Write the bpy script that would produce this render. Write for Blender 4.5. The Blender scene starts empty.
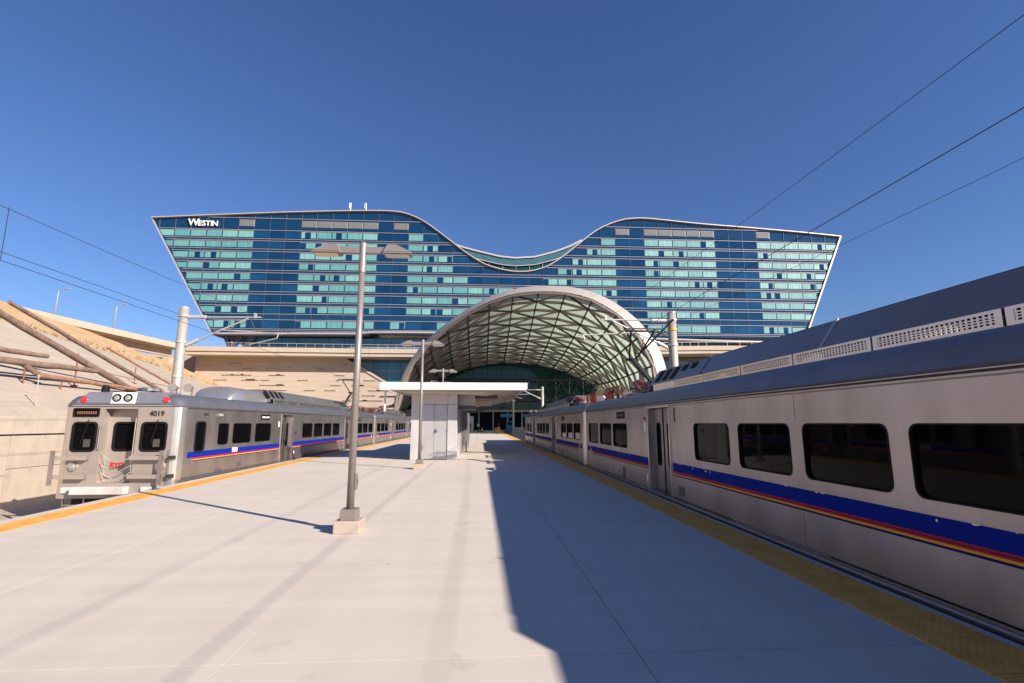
import bpy, bmesh, math, random
from mathutils import Vector, Matrix
from mathutils.geometry import tessellate_polygon
random.seed(7)
S = bpy.context.scene
COL = S.collection
# ------------------------------------------------------------------ camera
cam = bpy.data.cameras.new("camera"); camo = bpy.data.objects.new("camera", cam); COL.objects.link(camo)
cam.sensor_width = 36; cam.lens = 17.578; cam.clip_start = 0.05; cam.clip_end = 6000
PITCH, YAW = math.radians(9.28), math.radians(3.614)
fw = Vector((math.sin(YAW)*math.cos(PITCH), math.cos(YAW)*math.cos(PITCH), math.sin(PITCH)))
rt = Vector((math.cos(YAW), -math.sin(YAW), 0)); up = rt.cross(fw)
camo.matrix_world = Matrix(((rt.x, up.x, -fw.x, 0), (rt.y, up.y, -fw.y, 0), (rt.z, up.z, -fw.z, 1.6), (0, 0, 0, 1)))
S.camera = camo
S.render.resolution_x, S.render.resolution_y = 1024, 683
# ------------------------------------------------------------------ sky, sun, exposure
SUN = Vector((0.79, -0.62, 0)).normalized(); EL = math.radians(26.8)
w = bpy.data.worlds.new("World"); S.world = w; w.use_nodes = True
nt = w.node_tree; bg = nt.nodes['Background']
sky = nt.nodes.new('ShaderNodeTexSky'); sky.sky_type = 'NISHITA'; sky.sun_disc = False
sky.sun_elevation = EL; sky.sun_rotation = math.atan2(SUN.x, SUN.y)
sky.altitude = 0; sky.air_density = 1.2; sky.dust_density = 0.0; sky.ozone_density = 8.0
wb = nt.nodes.new('ShaderNodeMix'); wb.data_type = 'RGBA'; wb.blend_type = 'MULTIPLY'; wb.inputs[0].default_value = 1
wb.inputs[7].default_value = (.94, .88, 1.03, 1)   # the camera's cool white balance
nt.links.new(sky.outputs[0], wb.inputs[6]); nt.links.new(wb.outputs[2], bg.inputs[0]); bg.inputs[1].default_value = 0.064
sun = bpy.data.lights.new("sun", 'SUN'); suno = bpy.data.objects.new("sun", sun); COL.objects.link(suno)
sun.energy = 5.0; sun.angle = math.radians(0.53); sun.color = (1.0, 0.88, 0.74)
sd = Vector((SUN.x*math.cos(EL), SUN.y*math.cos(EL), math.sin(EL)))
suno.rotation_euler = sd.to_track_quat('Z', 'Y').to_euler()
S.view_settings.view_transform = 'Standard'; S.view_settings.look = 'None'
S.view_settings.exposure = 0.9; S.view_settings.gamma = 1.0
S.cycles.use_denoising = True
S.cycles.max_bounces = 8; S.cycles.caustics_reflective = False; S.cycles.caustics_refractive = False
S.cycles.sample_clamp_indirect = 6.0

# ------------------------------------------------------------------ helpers
class MB:
    def __init__(s): s.v = []; s.f = []; s.m = []
    def poly(s, pts, mi=0):
        n = len(s.v); s.v += [tuple(p) for p in pts]; s.f.append(tuple(range(n, n+len(pts)))); s.m.append(mi)
    def box(s, a, b, mi=0):
        x0, y0, z0 = a; x1, y1, z1 = b
        n = len(s.v)
        s.v += [(x0,y0,z0),(x1,y0,z0),(x1,y1,z0),(x0,y1,z0),(x0,y0,z1),(x1,y0,z1),(x1,y1,z1),(x0,y1,z1)]
        for f in ((0,3,2,1),(4,5,6,7),(0,1,5,4),(1,2,6,5),(2,3,7,6),(3,0,4,7)):
            s.f.append(tuple(n+i for i in f)); s.m.append(mi)
        return s
    def hexa(s, p, mi=0):   # 8 points, bottom ring then top ring
        n = len(s.v); s.v += [tuple(q) for q in p]
        for f in ((0,3,2,1),(4,5,6,7),(0,1,5,4),(1,2,6,5),(2,3,7,6),(3,0,4,7)):
            s.f.append(tuple(n+i for i in f)); s.m.append(mi)
        return s
    def tube(s, pts, r, n=8, mi=0, cap=True):
        pts = [Vector(p) for p in pts]
        if not isinstance(r, (list, tuple)): r = [r]*len(pts)
        base = len(s.v); ref = None
        for i, p in enumerate(pts):
            if i == 0: t = pts[1]-pts[0]
            elif i == len(pts)-1: t = pts[-1]-pts[-2]
            else: t = (pts[i+1]-pts[i]).normalized()+(pts[i]-pts[i-1]).normalized()
            t.normalize()
            if ref is None:
                ref = Vector((0,0,1)) if abs(t.z) < .9 else Vector((1,0,0))
            a = t.cross(ref).normalized(); b = a.cross(t).normalized(); ref = b
            for k in range(n):
                an = 2*math.pi*k/n
                s.v.append(tuple(p+r[i]*(math.cos(an)*a+math.sin(an)*b)))
        for i in range(len(pts)-1):
            for k in range(n):
                k2 = (k+1) % n
                s.f.append((base+i*n+k, base+i*n+k2, base+(i+1)*n+k2, base+(i+1)*n+k)); s.m.append(mi)
        if cap:
            s.f.append(tuple(base+k for k in range(n))); s.m.append(mi)
            s.f.append(tuple(base+(len(pts)-1)*n+k for k in reversed(range(n)))); s.m.append(mi)
        return s
    def bar(s, a, b, w, h, mi=0, upv=(0,0,1)):   # box beam from a to b
        a, b = Vector(a), Vector(b); t = (b-a).normalized(); u = Vector(upv)
        if abs(t.dot(u)) > .98: u = Vector((1,0,0))
        x = t.cross(u).normalized()*w/2; y = x.cross(t).normalized()*h/2
        s.hexa([a-x-y, a+x-y, a+x+y, a-x+y, b-x-y, b+x-y, b+x+y, b-x+y], mi); return s
    def lathe(s, prof, c=(0,0,0), n=16, mi=0, axis='z'):
        base = len(s.v)
        for r, z in prof:
            for k in range(n):
                an = 2*math.pi*k/n; x, y = r*math.cos(an), r*math.sin(an)
                q = (x, y, z) if axis == 'z' else ((x, z, y) if axis == 'y' else (z, x, y))
                s.v.append((c[0]+q[0], c[1]+q[1], c[2]+q[2]))
        for i in range(len(prof)-1):
            for k in range(n):
                k2 = (k+1) % n
                s.f.append((base+i*n+k, base+i*n+k2, base+(i+1)*n+k2, base+(i+1)*n+k)); s.m.append(mi)
        s.f.append(tuple(base+k for k in reversed(range(n)))); s.m.append(mi)
        s.f.append(tuple(base+(len(prof)-1)*n+k for k in range(n))); s.m.append(mi)
        return s
    def holes(s, outer, holes, fn, mi=0):   # planar panel with holes, fn maps (a,b)->xyz
        loops = [[Vector((p[0], p[1], 0)) for p in outer]]+[[Vector((p[0], p[1], 0)) for p in h] for h in holes]
        flat = [p for l in loops for p in l]; base = len(s.v)
        s.v += [tuple(fn(p.x, p.y)) for p in flat]
        for t in tessellate_polygon(loops):
            s.f.append(tuple(base+i for i in t)); s.m.append(mi)
    def mesh(s, name, mats, smooth=False, fixn=True):
        me = bpy.data.meshes.new(name); me.from_pydata(s.v, [], s.f)
        for m in (mats if isinstance(mats, (list, tuple)) else [mats]): me.materials.append(m)
        me.polygons.foreach_set('material_index', s.m)
        if fixn:
            bm = bmesh.new(); bm.from_mesh(me); bmesh.ops.recalc_face_normals(bm, faces=bm.faces); bm.to_mesh(me); bm.free()
        if smooth:
            me.polygons.foreach_set('use_smooth', [True]*len(me.polygons))
        me.update(); return me
    def build(s, name, mats, parent=None, smooth=False, bevel=0, loc=None, fixn=True):
        return place(name, s.mesh(name, mats, smooth, fixn), parent, loc, bevel)
def place(name, me, parent=None, loc=None, bevel=0, rot=None):
    o = bpy.data.objects.new(name, me); COL.objects.link(o)
    if parent: o.parent = parent
    if loc: o.location = loc
    if rot: o.rotation_euler = rot
    if bevel:
        b = o.modifiers.new('bevel', 'BEVEL'); b.width = bevel; b.segments = 2; b.limit_method = 'ANGLE'; b.angle_limit = math.radians(35)
    return o
def autosmooth(o, deg=35):
    me = o.data; me.polygons.foreach_set('use_smooth', [True]*len(me.polygons))
    bm = bmesh.new(); bm.from_mesh(me); bmesh.ops.remove_doubles(bm, verts=bm.verts, dist=1e-4)
    for e in bm.edges:
        e.smooth = len(e.link_faces) == 2 and e.calc_face_angle(0) < math.radians(deg)
    bm.to_mesh(me); bm.free(); return o
def tag(o, label, cat, group=None, kind=None):
    if label: o['label'] = label
    if cat: o['category'] = cat
    if group: o['group'] = group
    if kind: o['kind'] = kind
    return o
def empty(name, loc=(0,0,0), rz=0, label=None, cat=None, group=None):
    o = bpy.data.objects.new(name, None); COL.objects.link(o); o.location = loc; o.rotation_euler = (0,0,rz)
    o.empty_display_size = .3; tag(o, label, cat, group); return o
def struct(o): o['kind'] = 'structure'; return o
def stuff(o): o['kind'] = 'stuff'; return o
def copy_tree(o, parent=None):
    c = o.copy(); COL.objects.link(c); c.parent = parent
    for ch in list(o.children): copy_tree(ch, c)
    return c
def rrect(x0, y0, x1, y1, r, n=4):
    out = []
    for cx, cy, a0 in ((x1-r, y1-r, 0), (x0+r, y1-r, 90), (x0+r, y0+r, 180), (x1-r, y0+r, 270)):
        for k in range(n+1):
            a = math.radians(a0+90*k/n); out.append((cx+r*math.cos(a), cy+r*math.sin(a)))
    return out
def text_mesh(body, size, extrude, mat, bold=0.0, align='CENTER', space=1.0):
    cu = bpy.data.curves.new('txt', 'FONT'); cu.body = body; cu.size = size; cu.extrude = extrude; cu.offset = bold
    cu.align_x = align; cu.align_y = 'CENTER'; cu.space_character = space; cu.resolution_u = 3
    o = bpy.data.objects.new('txt', cu); COL.objects.link(o)
    dg = bpy.context.evaluated_depsgraph_get(); me = bpy.data.meshes.new_from_object(o.evaluated_get(dg))
    bpy.data.objects.remove(o); me.materials.clear(); me.materials.append(mat); return me

# ------------------------------------------------------------------ materials
def mat(name, col, rough=.6, metal=0.0, noise=0.0, nscale=4.0, stretch=(1,1,1), bump=0.0, bscale=30.0, coat=0.0, spec=.5, col2=None, trans=0.0, obj=True, emis=None, rvar=0.0):
    m = bpy.data.materials.new(name); m.use_nodes = True; n = m.node_tree; L = n.links
    b = n.nodes['Principled BSDF']
    b.inputs['Base Color'].default_value = (*col, 1); b.inputs['Roughness'].default_value = rough
    b.inputs['Metallic'].default_value = metal; b.inputs['Specular IOR Level'].default_value = spec
    b.inputs['Coat Weight'].default_value = coat; b.inputs['Coat Roughness'].default_value = .04
    if emis: b.inputs['Emission Color'].default_value = (*emis[:3], 1); b.inputs['Emission Strength'].default_value = emis[3]
    if noise or bump or rvar:
        g = n.nodes.new('ShaderNodeNewGeometry'); mp = n.nodes.new('ShaderNodeMapping'); mp.inputs['Scale'].default_value = stretch
        L.new(g.outputs['Position'], mp.inputs[0])
    if noise:
        t = n.nodes.new('ShaderNodeTexNoise'); t.inputs['Scale'].default_value = nscale; t.inputs['Detail'].default_value = 6
        t.inputs['Roughness'].default_value = .62
        L.new(mp.outputs[0], t.inputs[0])
        r = n.nodes.new('ShaderNodeValToRGB'); r.color_ramp.elements[0].position = .3; r.color_ramp.elements[1].position = .7
        c2 = col2 or tuple(min(1, c*(1+noise)) for c in col); c1 = tuple(c*(1-noise) for c in col)
        if col2: c1 = col
        r.color_ramp.elements[0].color = (*c1, 1); r.color_ramp.elements[1].color = (*c2, 1)
        L.new(t.outputs['Fac'], r.inputs[0]); L.new(r.outputs[0], b.inputs['Base Color'])
        if rvar:
            mr = n.nodes.new('ShaderNodeMapRange'); mr.inputs[3].default_value = rough-rvar; mr.inputs[4].default_value = rough+rvar
            L.new(t.outputs['Fac'], mr.inputs[0]); L.new(mr.outputs[0], b.inputs['Roughness'])
    if bump:
        t2 = n.nodes.new('ShaderNodeTexNoise'); t2.inputs['Scale'].default_value = bscale; t2.inputs['Detail'].default_value = 4
        L.new(mp.outputs[0], t2.inputs[0]); bp = n.nodes.new('ShaderNodeBump'); bp.inputs['Strength'].default_value = bump
        bp.inputs['Distance'].default_value = .02; L.new(t2.outputs['Fac'], bp.inputs['Height']); L.new(bp.outputs[0], b.inputs['Normal'])
    if trans:
        out = n.nodes['Material Output']; tr = n.nodes.new('ShaderNodeBsdfTranslucent'); tr.inputs[0].default_value = (*col, 1)
        mx = n.nodes.new('ShaderNodeMixShader'); mx.inputs[0].default_value = trans
        L.new(b.outputs[0], mx.inputs[1]); L.new(tr.outputs[0], mx.inputs[2]); L.new(mx.outputs[0], out.inputs[0])
    return m
def concrete_mat(name, col, col2, stain=.12):
    m = bpy.data.materials.new(name); m.use_nodes = True; n = m.node_tree; L = n.links; b = n.nodes['Principled BSDF']
    b.inputs['Roughness'].default_value = .85; b.inputs['Specular IOR Level'].default_value = .25
    g = n.nodes.new('ShaderNodeNewGeometry')
    def noise(sc, stretch, det=5):
        mp = n.nodes.new('ShaderNodeMapping'); mp.inputs['Scale'].default_value = stretch; L.new(g.outputs['Position'], mp.inputs[0])
        t = n.nodes.new('ShaderNodeTexNoise'); t.inputs['Scale'].default_value = sc; t.inputs['Detail'].default_value = det; L.new(mp.outputs[0], t.inputs[0]); return t
    a = noise(.35, (1,1,1)); bb = noise(1.0, (.25, 3.2, 1), 7); c = noise(60, (1,1,1), 3); d = noise(2.6, (1, .12, 1), 5)
    def mixv(x, y, f):
        q = n.nodes.new('ShaderNodeMix'); q.inputs[0].default_value = f; L.new(x, q.inputs[2]); L.new(y, q.inputs[3]); return q.outputs[0]
    v = mixv(a.outputs['Fac'], bb.outputs['Fac'], .55); v = mixv(v, d.outputs['Fac'], .3); v = mixv(v, c.outputs['Fac'], .18)
    r = n.nodes.new('ShaderNodeValToRGB'); r.color_ramp.elements[0].position = .38; r.color_ramp.elements[1].position = .6
    r.color_ramp.elements[0].color = (*col, 1); r.color_ramp.elements[1].color = (*col2, 1); L.new(v, r.inputs[0])
    # small dark spots / drips
    vo = n.nodes.new('ShaderNodeTexNoise'); vo.inputs['Scale'].default_value = 2.3; vo.inputs['Detail'].default_value = 9; L.new(g.outputs['Position'], vo.inputs[0])
    r2 = n.nodes.new('ShaderNodeValToRGB'); r2.color_ramp.elements[0].position = .27; r2.color_ramp.elements[1].position = .36
    r2.color_ramp.elements[0].color = (1-stain, 1-stain, 1-stain, 1); r2.color_ramp.elements[1].color = (1,1,1,1); L.new(vo.outputs['Fac'], r2.inputs[0])
    mu = n.nodes.new('ShaderNodeMix'); mu.data_type = 'RGBA'; mu.blend_type = 'MULTIPLY'; mu.inputs[0].default_value = 1
    L.new(r.outputs[0], mu.inputs[6]); L.new(r2.outputs[0], mu.inputs[7]); L.new(mu.outputs[2], b.inputs['Base Color'])
    vr = n.nodes.new('ShaderNodeTexVoronoi'); vr.inputs['Scale'].default_value = 1.5; L.new(g.outputs['Position'], vr.inputs['Vector'])
    wn = n.nodes.new('ShaderNodeTexWhiteNoise'); L.new(vr.outputs['Position'], wn.inputs['Vector'])
    th_ = n.nodes.new('ShaderNodeMath'); th_.operation = 'MULTIPLY'; th_.inputs[1].default_value = .045; L.new(wn.outputs['Value'], th_.inputs[0])
    lt = n.nodes.new('ShaderNodeMath'); lt.operation = 'LESS_THAN'; L.new(vr.outputs['Distance'], lt.inputs[0]); L.new(th_.outputs[0], lt.inputs[1])
    ml = n.nodes.new('ShaderNodeMath'); ml.operation = 'MULTIPLY'; ml.inputs[1].default_value = .35; L.new(lt.outputs[0], ml.inputs[0])
    dk_ = n.nodes.new('ShaderNodeMix'); dk_.data_type = 'RGBA'; dk_.inputs[7].default_value = (col[0]*.45, col[1]*.45, col[2]*.45, 1)
    L.new(ml.outputs[0], dk_.inputs[0]); L.new(mu.outputs[2], dk_.inputs[6]); L.new(dk_.outputs[2], b.inputs['Base Color'])
    bp = n.nodes.new('ShaderNodeBump'); bp.inputs['Strength'].default_value = .25; bp.inputs['Distance'].default_value = .004
    L.new(c.outputs['Fac'], bp.inputs['Height']); L.new(bp.outputs[0], b.inputs['Normal'])
    return m
M_plat = concrete_mat('platform_concrete', (.52,.465,.41), (.605,.545,.485))
M_joint = mat('joint_filler', (.25,.22,.2), .9)
M_conc = concrete_mat('cast_concrete', (.36,.30,.25), (.46,.39,.33), .2)
M_apron = concrete_mat('apron_concrete', (.36,.30,.25), (.46,.39,.32), .15)
M_dirt = mat('dry_dirt', (.42,.26,.13), .95, noise=.3, nscale=.5, bump=.6, bscale=3, col2=(.52,.38,.22))
M_ballast = mat('ballast', (.40,.33,.275), .95, noise=.4, nscale=9, bump=1, bscale=22)
M_ground = mat('ground_earth', (.33,.26,.19), .95, noise=.2, nscale=.1)
M_stone = mat('limestone', (.41,.345,.285), .85, noise=.08, nscale=.35, stretch=(1,1,4), bump=.3, bscale=2)
M_deck = mat('deck_concrete', (.43,.365,.30), .8, noise=.06, nscale=.3)
M_steel = mat('brushed_stainless', (.455,.415,.40), .37, .9, noise=.17, nscale=1.3, stretch=(1,1.2,.45), bump=.02, bscale=3, rvar=.09)
M_front = mat('front_steel', (.46,.40,.355), .5, .55, noise=.06, nscale=2, rvar=.06)
M_steel2 = mat('bright_stainless', (.66,.62,.58), .3, .9, noise=.05, nscale=3, rvar=.08)
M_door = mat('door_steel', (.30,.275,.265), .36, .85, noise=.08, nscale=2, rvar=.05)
M_sill = mat('sill_steel', (.20,.19,.19), .45, .7)
M_seam = mat('panel_seam', (.22,.21,.205), .5, .6)
M_roofpaint = mat('roof_grey_blue', (.16,.165,.195), .38, .5, noise=.12, nscale=2, rvar=.1)
M_shroud = mat('shroud_grey', (.23,.215,.215), .32, .6, noise=.08, nscale=1.5, stretch=(1,.3,1), rvar=.06)
M_hump = mat('hump_silver', (.50,.48,.49), .3, .75, noise=.05, nscale=2)
M_dark = mat('underframe_dark', (.03,.028,.027), .7, noise=.3, nscale=6)
M_rubber = mat('black_rubber', (.008,.008,.009), .7, spec=.2)
M_tglass = mat('train_glass', (.003,.003,.004), .03, spec=.05)
M_curtain = mat('inside_panel', (.06,.055,.05), .7, coat=.3)
M_blue = mat('stripe_blue', (.006,.022,.25), .55, noise=.1, nscale=3, spec=.04)
M_navy = mat('stripe_navy', (.005,.008,.10), .5, spec=.15)
M_red = mat('stripe_red', (.50,.02,.025), .5, spec=.15)
M_yel = mat('stripe_yellow', (.78,.40,.03), .5, spec=.15)
M_white = mat('white_marking', (.8,.8,.8), .5)
M_bump = mat('bumper_paint', (.55,.53,.51), .5, noise=.15, nscale=3)
M_black = mat('black_marking', (.02,.02,.02), .5)
M_redlens = mat('red_lens', (.55,.02,.02), .15, coat=.8)
M_lens = mat('lamp_lens', (.55,.52,.48), .1, .6, coat=.6)
M_amber = mat('sign_amber', (.20,.09,.07), .5)
M_orange = mat('insulator_red', (.19,.035,.022), .35, coat=.3, noise=.15, nscale=12)
M_galv = mat('galvanised_steel', (.55,.53,.51), .5, .55, noise=.07, nscale=5, rvar=.08)
M_pole = mat('pole_grey_paint', (.25,.225,.215), .45, .35, noise=.05, nscale=6)
M_wpole = mat('pole_pale', (.36,.33,.30), .5, .2, noise=.05, nscale=3)
M_wire = mat('wire_dark', (.035,.035,.04), .5, .5)
M_kiosk = mat('kiosk_panel', (.56,.545,.55), .42, .35, noise=.06, nscale=1.2, stretch=(1,1,.4), rvar=.08)
M_kdoor = mat('kiosk_door', (.50,.49,.50), .38, .5, noise=.08, nscale=2, stretch=(2,1,.4), rvar=.1)
M_soffit = mat('soffit_tan', (.62,.52,.43), .6, noise=.05, nscale=1)
M_cfascia = mat('canopy_fascia', (.72,.68,.66), .45, .2)
M_grey = mat('dark_grey_metal', (.11,.115,.14), .5, .4)
M_log = mat('bark_log', (.19,.13,.10), .9, noise=.35, nscale=3, stretch=(1,1,1), bump=1.0, bscale=9)
M_log2 = mat('orange_log', (.27,.145,.085), .8, noise=.3, nscale=4, bump=.8, bscale=10)
M_rust = mat('rusty_post', (.20,.07,.04), .8, noise=.25, nscale=8)
M_navyglass = mat('navy_glass', (.002,.030,.085), .05, noise=.35, nscale=.12, spec=.7, coat=.15)
M_navyglass2 = mat('navy_glass_bright', (.003,.045,.12), .05, noise=.3, nscale=.12, spec=.8, coat=.3)  # slightly brighter navy, given to randomly chosen panes
M_spandrel = mat('spandrel_glass', (.002,.030,.080), .1, spec=.9, coat=.5)
M_mull = mat('mullion_aluminium', (.38,.36,.40), .5, .1)
def curtain_mat(name, c):
    return mat(name, c, .5, noise=.13, nscale=1.0, stretch=(2.4,1,.12), coat=.7)  # vertical streaks paint the shade of the folds into the colour
M_cur = [curtain_mat('window_curtain_a', (.11,.315,.32)), curtain_mat('window_curtain_b', (.15,.37,.365)), curtain_mat('window_curtain_c', (.085,.28,.295))]
M_louver = mat('louver_grey', (.20,.215,.225), .6, noise=.05, nscale=2)
M_vmull = mat('vertical_mullion_blue', (.13,.15,.21), .4, .3)
M_trim = mat('roof_trim', (.50,.45,.43), .45, .2)
M_panel = mat('vault_panel', (.66,.73,.66), .35, noise=.08, nscale=.25, trans=.72, coat=.3)
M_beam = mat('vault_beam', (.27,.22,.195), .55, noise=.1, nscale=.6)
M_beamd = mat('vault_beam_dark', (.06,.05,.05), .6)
M_rim = mat('vault_rim', (.56,.50,.46), .42, .25, noise=.05, nscale=.3)
M_green = mat('green_glass', (.008,.04,.038), .08, noise=.6, nscale=.35, spec=.4, col2=(.015,.075,.065))  # lighter green noise paints the glazing's reflections into the colour
M_blueglass = mat('lobby_blue_glass', (.025,.13,.20), .08, noise=.4, nscale=.25, spec=.8, coat=.4)
M_tealglass = mat('crown_glass', (.05,.13,.15), .1, noise=.15, nscale=.4, spec=.8, coat=.4)
M_skin = mat('skin', (.45,.26,.18), .6); M_hivis = mat('hivis_vest', (.55,.65,.05), .7); M_trouser = mat('dark_cloth', (.02,.025,.04), .9)
M_redcloth = mat('red_cloth', (.4,.03,.03), .9); M_cone = mat('cone_orange', (.8,.14,.02), .6)
M_bluesign = mat('blue_sign', (.02,.22,.5), .4); M_insul = mat('black_band', (.03,.03,.03), .5); M_yband = mat('yellow_band', (.6,.4,.03), .5)
M_shrub = mat('dry_shrub', (.30,.21,.12), .9, noise=.4, nscale=3)

def tactile_mat():
    m = bpy.data.materials.new('tactile_yellow'); m.use_nodes = True; n = m.node_tree; L = n.links; b = n.nodes['Principled BSDF']
    b.inputs['Roughness'].default_value = .7
    g = n.nodes.new('ShaderNodeNewGeometry'); mp = n.nodes.new('ShaderNodeMapping'); mp.inputs['Scale'].default_value = (1/.06,)*3
    L.new(g.outputs['Position'], mp.inputs[0]); fr = n.nodes.new('ShaderNodeVectorMath'); fr.operation = 'FRACTION'; L.new(mp.outputs[0], fr.inputs[0])
    su = n.nodes.new('ShaderNodeVectorMath'); su.operation = 'SUBTRACT'; su.inputs[1].default_value = (.5,.5,0); L.new(fr.outputs[0], su.inputs[0])
    se = n.nodes.new('ShaderNodeVectorMath'); se.operation = 'MULTIPLY'; se.inputs[1].default_value = (1,1,0); L.new(su.outputs[0], se.inputs[0])
    ln = n.nodes.new('ShaderNodeVectorMath'); ln.operation = 'LENGTH'; L.new(se.outputs[0], ln.inputs[0])
    mr = n.nodes.new('ShaderNodeMapRange'); mr.inputs[1].default_value = .16; mr.inputs[2].default_value = .32; mr.inputs[3].default_value = 1; mr.inputs[4].default_value = 0
    L.new(ln.outputs['Value'], mr.inputs[0])
    bp = n.nodes.new('ShaderNodeBump'); bp.inputs['Distance'].default_value = .006; bp.inputs['Strength'].default_value = .9; L.new(mr.outputs[0], bp.inputs['Height']); L.new(bp.outputs[0], b.inputs['Normal'])
    t = n.nodes.new('ShaderNodeTexNoise'); t.inputs['Scale'].default_value = 3.5; t.inputs['Detail'].default_value = 8; L.new(g.outputs['Position'], t.inputs[0])
    r = n.nodes.new('ShaderNodeValToRGB'); r.color_ramp.elements[0].position = .32; r.color_ramp.elements[1].position = .6
    r.color_ramp.elements[0].color = (.70,.31,.05,1); r.color_ramp.elements[1].color = (.86,.43,.09,1); L.new(t.outputs['Fac'], r.inputs[0]); L.new(r.outputs[0], b.inputs['Base Color'])
    return m
M_tact = tactile_mat()

# ------------------------------------------------------------------ ground, tracks, platform
TZ = -1.2
struct(MB().box((-3000,-3000,-3.0),(3000,3000,-1.6)).build('ground', M_ground))
struct(MB().box((-17.0,-60,-1.7),(13.5,111,TZ)).build('track_bed', M_ballast))
# platform: base body with cast slabs laid on it
pl = struct(MB().box((-7.62,-8,TZ+.01),(3.93,111,-.05)).build('platform', M_joint))
xs = [-7.4,-4.55,-1.7,1.13,3.3]; L_ = 2.275; ys = [-7.6+L_*i for i in range(53)]
def edge_dx(y):   # the left platform edge is not quite straight
    P = [(-99,.40),(5,.40),(8,.33),(15,.04),(22,-.05),(50,.10),(999,.10)]
    for (a, va), (c, vc) in zip(P, P[1:]):
        if a <= y <= c: return va+(vc-va)*(y-a)/(c-a)
def qbox(xa, xb, ya, yb, z0, z1, da, db):   # box whose two x sides may follow the edge
    p = [(xa+da*edge_dx(ya),ya),(xb+db*edge_dx(ya),ya),(xb+db*edge_dx(yb),yb),(xa+da*edge_dx(yb),yb)]
    return MB().hexa([(x, y, z0) for x, y in p]+[(x, y, z1) for x, y in p])
for i in range(len(ys)-1):
    for j in range(4):
        g = .0035
        qbox(xs[j]+g, xs[j+1]-g, ys[i]+g, min(ys[i+1],111)-g, -.05, 0, 1 if j == 0 else 0, 0).build('slab', M_plat, pl)
for x0, x1 in ((-8.2,-7.94),(3.88,3.965)):
    for i in range(0, len(ys)-2, 2):
        qbox(x0, x1, ys[i]+.006, min(ys[i+2],111)-.006, -.3, -.001, x0 < 0, x0 < 0).build('edge_coping', M_plat, pl)
ty = [3.32-3.66*3+3.66*i for i in range(33)]
tm = {}
for x0, x1 in ((-7.94,-7.4),(3.3,3.88)):
    for y in ty:
        if y+3.66 > 112: continue
        qbox(x0+.004, x1-.004, y+.006, y+3.654, -.05, .004, x0 < 0, x0 < 0).build('tactile_tile', M_tact, pl)
for cx, side in ((-10.0,'left'),(5.7,'right')):
    r = empty('railway_track', (cx,0,0), 0, 'steel rails of the %s track running beside the platform towards the glass vault' % side, 'railway track', 'railway tracks')
    for dx in (-.72,.72):
        MB().box((dx-.035,-60,TZ+.1),(dx+.035,109,TZ+.24)).build('rail', M_galv, r)
    m_ = MB().box((-1.3,-.12,TZ-.05),(1.3,.12,TZ+.1)).mesh('sleeper', M_conc)
    for k in range(100): place('sleeper', m_, r, (0, 10+k*.98, 0))
# left: terrain, apron, retaining wall
def terr(X, Y):
    f = min(1, max(0, (Y-40)/78)); X0 = -17-25*f; m = .4+.1*f
    z = 1.75+m*max(0, X0-X); cap = 16.4 if Y < 75 else max(12.8, 16.4-3.7*(Y-75)/35)
    return min(z, cap)
hx = [-17-1.5*i for i in range(8)]+[-29.5-2.5*i for i in range(26)]+[-100,-140,-300,-1500]
hy = [-200,-60]+[-20+3*i for i in range(50)]+[140,220,400,1500]
b = MB(); nx = len(hx)
for y in hy:
    for x in hx:
        j = 0 if x == -17 else (math.sin(x*1.3+y*.7)*.10+math.sin(x*.5-y*.31)*.16)*min(1, max(0, (-x-30)/12))
        yy = max(y, 0); b.v.append((x, y, terr(x, min(y,118))+j))
for i in range(len(hy)-1):
    for j in range(nx-1):
        b.f.append((i*nx+j, i*nx+j+1, (i+1)*nx+j+1, (i+1)*nx+j)); b.m.append(0)
o = b.build('hillside', M_dirt, smooth=True); struct(o)
# concrete apron sheet laid on the slope, its upper edge follows the photograph
edge = [(-60,-36),(0,-36),(38.5,-35.5),(39.5,-34.2),(42,-33.8),(50,-36.6),(58,-39.5),(66.5,-42.3),(76,-44.7),(84,-46.2),(95,-48),(116,-52)]
def ex(y):
    for (a, xa), (c, xc) in zip(edge, edge[1:]):
        if a <= y <= c: return xa+(xc-xa)*(y-a)/(c-a)
    return edge[-1][1]
b = MB(); N = 14; rows = [-60,-20,-5]+[4*i for i in range(30)]
for y in rows:
    for k in range(N+1):
        x = -17+(ex(y)+17)*k/N; b.v.append((x, y, terr(x, y)+.06))
for i in range(len(rows)-1):
    for k in range(N):
        b.f.append((i*(N+1)+k, i*(N+1)+k+1, (i+1)*(N+1)+k+1, (i+1)*(N+1)+k)); b.m.append(0)
o = b.build('slope_apron', M_apron, smooth=True); struct(o)
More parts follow.
